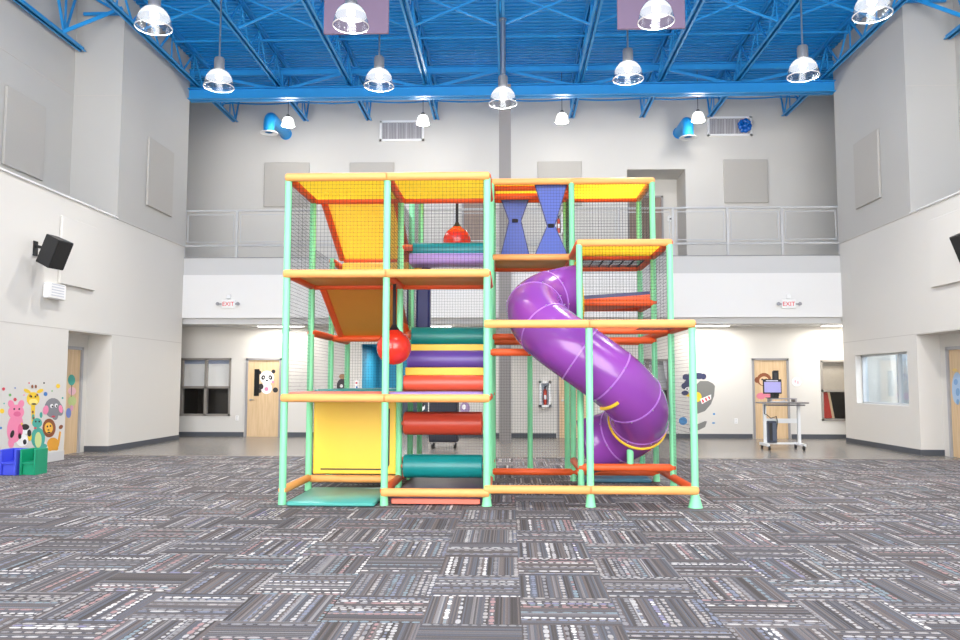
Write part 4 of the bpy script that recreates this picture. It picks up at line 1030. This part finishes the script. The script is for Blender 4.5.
# padded decks and roof panels
def pad(x0, x1, y0, y1, z0, z1, m_, name='deck_pad', r=.02): return MB().rbox(x0, x1, y0, y1, z0, z1, r).build(name, m_, PS)
g_ = .05
pad(C[0]+.03, C[1]-.03, R[0]+.06, R[1]-.04, 1.275, 1.335, SALMON); pad(C[1]+.03, C[2]-.05, R[0]+.06, R[1]-.04, 1.275, 1.335, LILAC)
pad(C[0]+.05, C[1]-.02, R[1]+.02, R[3]-.06, 1.285, 1.355, TEAL); pad(C[1]+.02, C[2]-.05, R[1]+.0, R[3]-.06, 1.27, 1.33, TEAL)
for k in (0, 1):
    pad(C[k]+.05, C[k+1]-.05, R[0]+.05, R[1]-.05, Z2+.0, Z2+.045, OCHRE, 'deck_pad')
    pad(C[k]+.05, C[k+1]-.05, R[0]+.05, R[1]-.05, Z3+.0, Z3+.05, ROOFY, 'roof_panel')
pad(C[1]+.05, C[2]-.05, R[2]+.05, R[3]-.05, Z4-.01, Z4+.04, ROOFY, 'roof_panel')
pad(C[0]+.14, C[1]+.1, R[2]+.06, R[3]-.05, 3.17, 3.29, YELLOW, 'deck_pad'); rail((C[0]+.2, R[2]+.03, 3.315), (C[1]-.1, R[2]+.03, 3.315), ORANGE, .032)
pad(C[3]+.05, C[4]-.05, R[2]+.05, R[3]-.05, Z4, Z4+.05, ROOFY, 'roof_panel')
pad(C[2]+.05, C[3]-.05, R[2]+.05, R[3]-.05, Z4, Z4+.05, ROOFY, 'roof_panel')
pad(C[3]+.05, C[4]-.05, R[1]+.05, R[2]-.05, Z2R, Z2R+.05, ROOFY, 'roof_panel')
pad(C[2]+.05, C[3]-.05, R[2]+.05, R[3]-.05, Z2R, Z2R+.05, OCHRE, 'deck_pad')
# shelf platform in the upper right cell, its purple pad sloping up to the right
s_ = MB(); s_.prism([(C[3]+.05, R[2]+.03, 2.70), (C[4]-.05, R[2]+.03, 2.78), (C[4]-.05, R[2]+.03, 2.83), (C[3]+.05, R[2]+.03, 2.76)], (0, 1.13, 0)); s_.build('deck_pad', NAVY, PS)
s_ = MB(); s_.prism([(C[3]+.05, R[2]+.02, 2.60), (C[4]-.05, R[2]+.02, 2.69), (C[4]-.05, R[2]+.02, 2.78), (C[3]+.05, R[2]+.02, 2.70)], (0, 1.13, 0)); s_.build('platform_edge', ORANGE, PS)
# sloping panels
def slope(xa, xb, p, q, m_, edge, name='slope_panel'):
    """panel from p=(y,z) down to q=(y,z) between xa and xb, with padded side rails"""
    d = Vector((0, q[0]-p[0], q[1]-p[1])).normalized(); n = Vector((0, -d.z, d.y)) if d.y > 0 else Vector((0, d.z, -d.y))
    c0, c1 = Vector((xa, p[0], p[1])), Vector((xa, q[0], q[1])); b = MB()
    b.prism([c0, c1, c1+n*.05, c0+n*.05], (xb-xa, 0, 0)); o = b.build(name, m_, PS)
    for x in (xa-.02, xb+.02):
        MB().sweep([(x, p[0], p[1]+.01), (x, q[0], q[1]+.01)], .05, 12).build('edge_roll', edge, o)
    return o
slope(C[0]+.17, C[1]-.08, (R[1]+.03, Z3-.04), (R[2], 3.33), SLOPEY, ORANGE)
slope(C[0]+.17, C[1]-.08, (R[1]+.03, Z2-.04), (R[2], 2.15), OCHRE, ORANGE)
# yellow vinyl panel closing the lower left cell
o = pad(C[0]+.06, C[1]-.03, R[1]-.02, R[1]+.02, .22, 1.26, YELLOW, 'vinyl_panel')
b = MB(); zb, xr_ = .29, C[1]-.13
b.bar((C[0]+.17, R[1]-.024, zb), (xr_-.05, R[1]-.024, zb), .016); b.bar((xr_-.05, R[1]-.024, zb), (xr_, R[1]-.024, zb+.06), .016); b.bar((xr_, R[1]-.024, zb+.06), (xr_, R[1]-.024, 1.10), .016)
b.build('seam_cord', BLACK, o)

# step rolls climbing behind the second row
XA, XB_ = C[1]+.045, C[2]-.055
def step(y, z0, z1, m_, strip=None, deep=.42):
    r = (z1-z0)/2; zc = (z0+z1)/2; pts = []
    for k in range(9):
        q = -math.pi/2 + math.pi*k/8; pts.append((XA, y+r*.75-math.cos(q)*r*.75, zc+math.sin(q)*r))
    pts += [(XA, y+deep, z1), (XA, y+deep, z0)]
    o = MB().prism(pts, (XB_-XA, 0, 0)).build('step_roll', m_, PS)
    if strip: MB().rbox(XA, XB_, y+.20, y+deep, z1, strip, .01).build('tread_strip', YELLOW, o)
step(10.72, 1.335, 1.55, CORAL, 1.66); step(11.10, 1.64, 1.905, PURPLE, 2.0); step(11.55, 1.99, 2.27, TEAL, None, .36)
step(11.25, 3.16, 3.32, LILAC, None, .4); step(11.65, 3.34, 3.55, TEAL, None, .3)
# squeeze rollers between the poles
for zc, m_ in ((.905, RED), (.335, TEAL)):
    o = MB().sweep([(C[1]+.07, R[1], zc), (C[1]+.085, R[1], zc), (C[2]-.105, R[1], zc), (C[2]-.09, R[1], zc)], [.14, .155, .155, .14], 28).build('roller', m_, PS)
    MB().tube((C[1], R[1], zc), (C[2], R[1], zc), .028, 12).build('axle', mat('copper_pink_sleeve', (222, 128, 96), .5), o)
# navy hanging pads at the back
for xa, xb, z0 in ((-1.62, -1.55, 2.25), (-1.47, -1.255, 2.25)):
    MB().rbox(xa, xb, 12.40, 12.62, z0, 3.40, .03).build('hanging_pad', NAVY, PS)
# blue twisted pads between floor and roof
def twister(xc, y, w, zw, neck):
    z0, z1 = Z2R+.05, Z4-.0; h = w/2; n = 14; vs = []; fs = []; t = .03
    rows = []
    for i in range(n+1):
        z = z0+(z1-z0)*i/n
        f = min(1, abs(z-zw)/((zw-z0) if z < zw else (z1-zw)))
        hw = neck+(h-neck)*f; th = t*(.5+.5*f) ; tw = (1-f)*.5*(1 if z > zw else -1)*.0
        rows.append((hw, th, z))
    for hw, th, z in rows: vs += [(xc-hw, y-th, z), (xc+hw, y-th, z), (xc+hw, y+th, z), (xc-hw, y+th, z)]
    for i in range(n):
        for k in range(4):
            j = (k+1) % 4; fs.append((i*4+k, i*4+j, i*4+4+j, i*4+4+k))
    fs += [(0,3,2,1), tuple(n*4+k for k in range(4))]
    o = MB().add(vs, fs).build('twister_pad', BLUEV, PS)
    b = MB().rbox(xc-.05, xc+.05, y-.04, y+.04, zw-.03, zw+.03, .012); b.build('waist_strap', STRAP, o)
    b = MB()
    for s in (-1, 1): b.bar((xc+s*h, y, z1), (xc+s*(neck+.01), y, zw), .022); b.bar((xc+s*h, y, z0), (xc+s*(neck+.01), y, zw), .022)
    b.build('piping', NAVY, o)
p = at(515, 222, Y=12.7); twister(p.x, 12.7, .50, at(515, 221, Y=12.7).z, .085)
p = at(551, 226, Y=12.05); twister(p.x, 12.05, .49, at(551, 226, Y=12.05).z, .045)

# nets
def net(o, u, v, pitch=.046, w=.0026, sag=0.):
    o, u, v = Vector(o), Vector(u), Vector(v); b = MB(); nu, nv = max(1, round(u.length/pitch)), max(1, round(v.length/pitch))
    nrm = u.cross(v).normalized(); du, dv = u.normalized(), v.normalized(); h = w/2
    def wire(p, q, a):
        n = len(b.v)
        for z in (p, q): b.v += [tuple(z-a*h-nrm*h), tuple(z+a*h-nrm*h), tuple(z+a*h+nrm*h), tuple(z-a*h+nrm*h)]
        for k in range(4): b.f.append((n+k, n+(k+1) % 4, n+4+(k+1) % 4, n+4+k))
    for i in range(nu+1): wire(o+u*(i/nu), o+u*(i/nu)+v, du)
    for i in range(nv+1): wire(o+v*(i/nv), o+v*(i/nv)+u, dv)
    return b.build('net_panel', NET, PS, smooth=False)
def netX(c0, c1, y, z0, z1): return net((C[c0], y, z0), (C[c1]-C[c0], 0, 0), (0, 0, z1-z0))
def netY(x, r0, r1, z0, z1): return net((x, R[r0], z0), (0, R[r1]-R[r0], 0), (0, 0, z1-z0))
for k in (0, 1): netX(k, k+1, R[0]-.01, Z2, Z3)
for k in (2, 3): netX(k, k+1, R[2], Z2R, Z4)
netX(3, 4, R[1], Z1R, Z2R)
netY(C[0], 0, 1, Z1, Z2); netY(C[0], 0, 1, Z2, Z3)
netY(C[0], 1, 2, .17, 2.13); netY(C[0], 2, 3, .17, 2.13); netY(C[0], 1, 2, 2.13, 3.3); netY(C[0], 2, 3, 2.13, 3.3)
netX(0, 1, R[3], 1.3, 3.3); netX(1, 2, R[3], .17, 2.2); netX(1, 2, R[3], 2.2, Z4); netX(2, 3, R[3], .17, Z1R); netX(2, 3, R[3], Z1R, Z4); netX(3, 4, R[3], .17, Z1R); netX(3, 4, R[3], Z1R, Z4)
netY(C[4], 0, 1, .2, Z1R); netY(C[4], 1, 2, .2, Z1R); netY(C[4], 1, 2, Z1R, Z2R); netY(C[4], 2, 3, .13, Z1R); netY(C[4], 2, 3, Z1R, Z2R); netY(C[4], 2, 3, Z2R, Z4)
netY(C[2], 0, 1, .2, Z1); netY(C[2], 0, 1, Z1, Z2); netY(C[2], 1, 2, Z1, Z3); netY(C[2], 2, 3, Z1, Z4); netY(C[3], 2, 3, Z2R, Z4)
netY(C[1], 1, 2, 2.3, Z3); netY(C[1], 2, 3, 2.2, Z4); netY(C[1], 0, 1, Z2, Z3); 
net((C[3]+.05, R[2]+.05, Z2R+.02), (1.12, 0, 0), (0, 1.12, 0), .16, .016)
net((C[3]+.72, R[0], Z1R+.0), (.5, 0, 0), (0, 1.22, 0), .12, .006)

# ---- purple tube slide: a hairpin of moulded rings
def slide_path(t):
    """t 0..1 -> centre of the tube"""
    L1, L2, L3, L4 = .10, 1.82, .22, 1.82; R_ = .58; s = t*(L1+L2+L3+L4+.12)
    xa, xb, yc = .955, 1.13, 10.70
    if s < L1: x, y = xa+.045-s, yc+R_
    elif s < L1+L2:
        q = math.pi*(s-L1)/L2; x, y = xa-L1+.045-math.sin(q)*R_+.055*(q/math.pi), yc+math.cos(q)*R_
    elif s < L1+L2+L3: x, y = xa+(s-L1-L2), yc-R_
    elif s < L1+L2+L3+L4:
        q = math.pi*(s-L1-L2-L3)/L4; x, y = xa+L3+math.sin(q)*R_*.97, yc-math.cos(q)*R_
    else: x, y = xa+L3-(s-L1-L2-L3-L4), yc+R_
    zs = [(0, 2.75), (.10, 2.745), (.5, 2.64), (1.0, 2.43), (1.5, 2.08), (2.0, 1.72), (2.4, 1.43), (2.8, 1.14), (3.2, .88), (3.6, .70), (4.0, .57), (4.2, .52)]
    for (a, za), (b, zb2) in zip(zs, zs[1:]):
        if a <= s <= b:
            f = (s-a)/(b-a); z = za+(zb2-za)*f; break
    else: z = .52
    return Vector((x, y, z))
N = 96; pts = [slide_path(i/N) for i in range(N+1)]
for _ in range(4): pts = [pts[0]]+[(pts[i-1]+pts[i]*2+pts[i+1])/4 for i in range(1, N)]+[pts[-1]]
TR = .385
seam = [0, 11, 22, 33, 44, 53, 62, 72, 84, N]
slide = None
for a, b_ in zip(seam, seam[1:]):
    seg = pts[a:b_+1]
    o = MB().sweep(seg, TR, 40, caps=False, ends=[(pts[min(k+1, N)]-pts[max(k-1, 0)]).normalized() for k in (a, b_)])
    if slide is None:
        slide = o.build('tube_slide', SLIDE, PS)
    else: o.build('tube_segment', SLIDE, slide)
def ring(i, r0, w_, m_, nm, ext=0):
    p = pts[i]; t = (pts[min(i+1, N)]-pts[max(i-1, 0)]).normalized()
    MB().sweep([p-t*w_/2, p-t*w_*.45, p+t*w_*.45, p+t*w_/2], [TR*.98, r0, r0, TR*.98], 40, caps=False).build(nm, m_, slide)
for i in seam[1:-1]: ring(i, TR+.007, .022, SLIDEL, 'seam_flange')
ring(0, TR+.05, .05, YELLOW, 'mouth_ring'); ring(74, TR+.02, .03, YELLOW, 'exit_band')
p = pts[56]; t = (pts[57]-pts[55]).normalized(); d_ = Vector((-.53, -.55, -.6)); d_ = (d_-t*d_.dot(t)).normalized(); e_ = t.cross(d_)
MB().sweep([p+(d_*math.cos(q)+e_*math.sin(q))*(TR+.012) for q in [math.radians(a) for a in range(-24, 26, 6)]], .022, 8).build('yellow_strap', YELLOW, slide)
# bolts on the seams
for i in seam[1:-1]:
    p = pts[i]; t = (pts[i+1]-pts[i-1]).normalized(); u = t.cross(Vector((0, 0, 1))).normalized(); v = u.cross(t); b = MB()
    for k in range(8):
        q = k*math.pi/4+.3; b.ball(p+(u*math.cos(q)+v*math.sin(q))*(TR+.016), .010, .010, .010, 8, 6)
    b.build('seam_bolts', METAL, slide)
# slide support post and strap
sp = at(627, 462, Y=11.0)
q = min(pts[40:], key=lambda p: abs(p.x-sp.x)+abs(p.y-11.0)*.5)
MB().tube((sp.x, R[1]+.02, .36), (sp.x, R[1]+.02, .62), .045, 14).build('slide_support', MINT, PS)
# ---- loose things of the play structure
def buoy(c, r, top, lab):
    c = Vector(c); t = thing('hanging_ball', lab, 'ball', c, 'hanging red balls')
    pr = [(r*math.sin(math.pi*k/16), -r*math.cos(math.pi*k/16)) for k in range(1, 14)]
    pr = [(.004, -r)]+pr+[(r*.30, r*1.02), (r*.16, r*1.15), (r*.11, r*1.28), (.01, r*1.30)]
    MB().lathe(c, pr, 32).build('ball', BALL, t)
    MB().lathe(c, [(r*.34, r*.99), (r*.2, r*1.18), (r*.13, r*1.34), (.01, r*1.36)], 16).build('collar', BLACK, t)
    MB().tube(c+Vector((0, 0, r*1.3)), (c.x, c.y, top), .022, 10).build('rope', STRAP, t)
p = at(457, 241, Y=12.5); buoy(p, .225, Z4-.01, 'red hanging ball with black rope in the upper cell above the teal step')
p = at(394, 347.5, Y=10.1); buoy(p, .222, Z2, 'red hanging ball at middle height in front of the coloured steps')
def mat_(x0, x1, y0, y1, z1, m_, lab, edge=None):
    t = thing('floor_mat', lab, 'mat', ((x0+x1)/2, (y0+y1)/2, 0))
    MB().rbox(x0, x1, y0, y1, .004, z1, .02).build('pad', m_, t)
    if edge: MB().rbox(x0+.02, x1-.02, y0-.03, y0-.001, .01, z1-.015, .01).build('front_edge', edge, t)
    return t
mat_(C[0]+.09, C[1]-.09, 9.30, R[1]-.10, .06, mat('sea_green_vinyl', (78, 170, 160), .35, .05, 3), 'teal floor mat at the open entrance, lower left of the play structure')
mat_(C[1]+.06, C[2]-.06, R[0]+.06, R[2]-.12, .09, PLUM, 'dark plum floor mat under the two foam rollers', SALMON)
mat_(C[3]+.11, C[4]-.11, R[2]+.02-.26, R[3]-.1, .06, mat('blue_teal_vinyl', (58, 118, 146), .4, .05, 3), 'blue landing mat on the carpet below the end of the tube slide')

# ================================================================== LIGHT
world = bpy.data.worlds.new('world'); scene.world = world; world.use_nodes = True
bg = world.node_tree.nodes['Background']; bg.inputs[0].default_value = (1, .985, .965, 1); bg.inputs[1].default_value = 5.5
# daylight from the open front of the hall behind the camera: low, very soft
sl = bpy.data.lights.new('daylight', 'SUN'); sl.energy = 1.6; sl.angle = math.radians(55); sl.color = (1, .985, .96)
so = bpy.data.objects.new('daylight', sl); COL.objects.link(so); so.location = (0, -8, 6); so.rotation_euler = (math.radians(90-8), 0, 0)
# unseen pendant rows added over the near half of the hall for overhead fill
k = 0
for y in (1.5, 7.0):
    for x in (-5.2, 0, 5.2):
        t = thing('pendant_lamp', 'added unseen pendant lamp over the near half of the hall', 'lamp', (x, y, 7.42), 'added near pendant lamps')
        src = [o for o in bpy.data.objects if o.get('label') == LP[0][2]][0]
        for ch in src.children:
            c = ch.copy(); c.parent = t; COL.objects.link(c)
scene.view_settings.exposure = 0.10
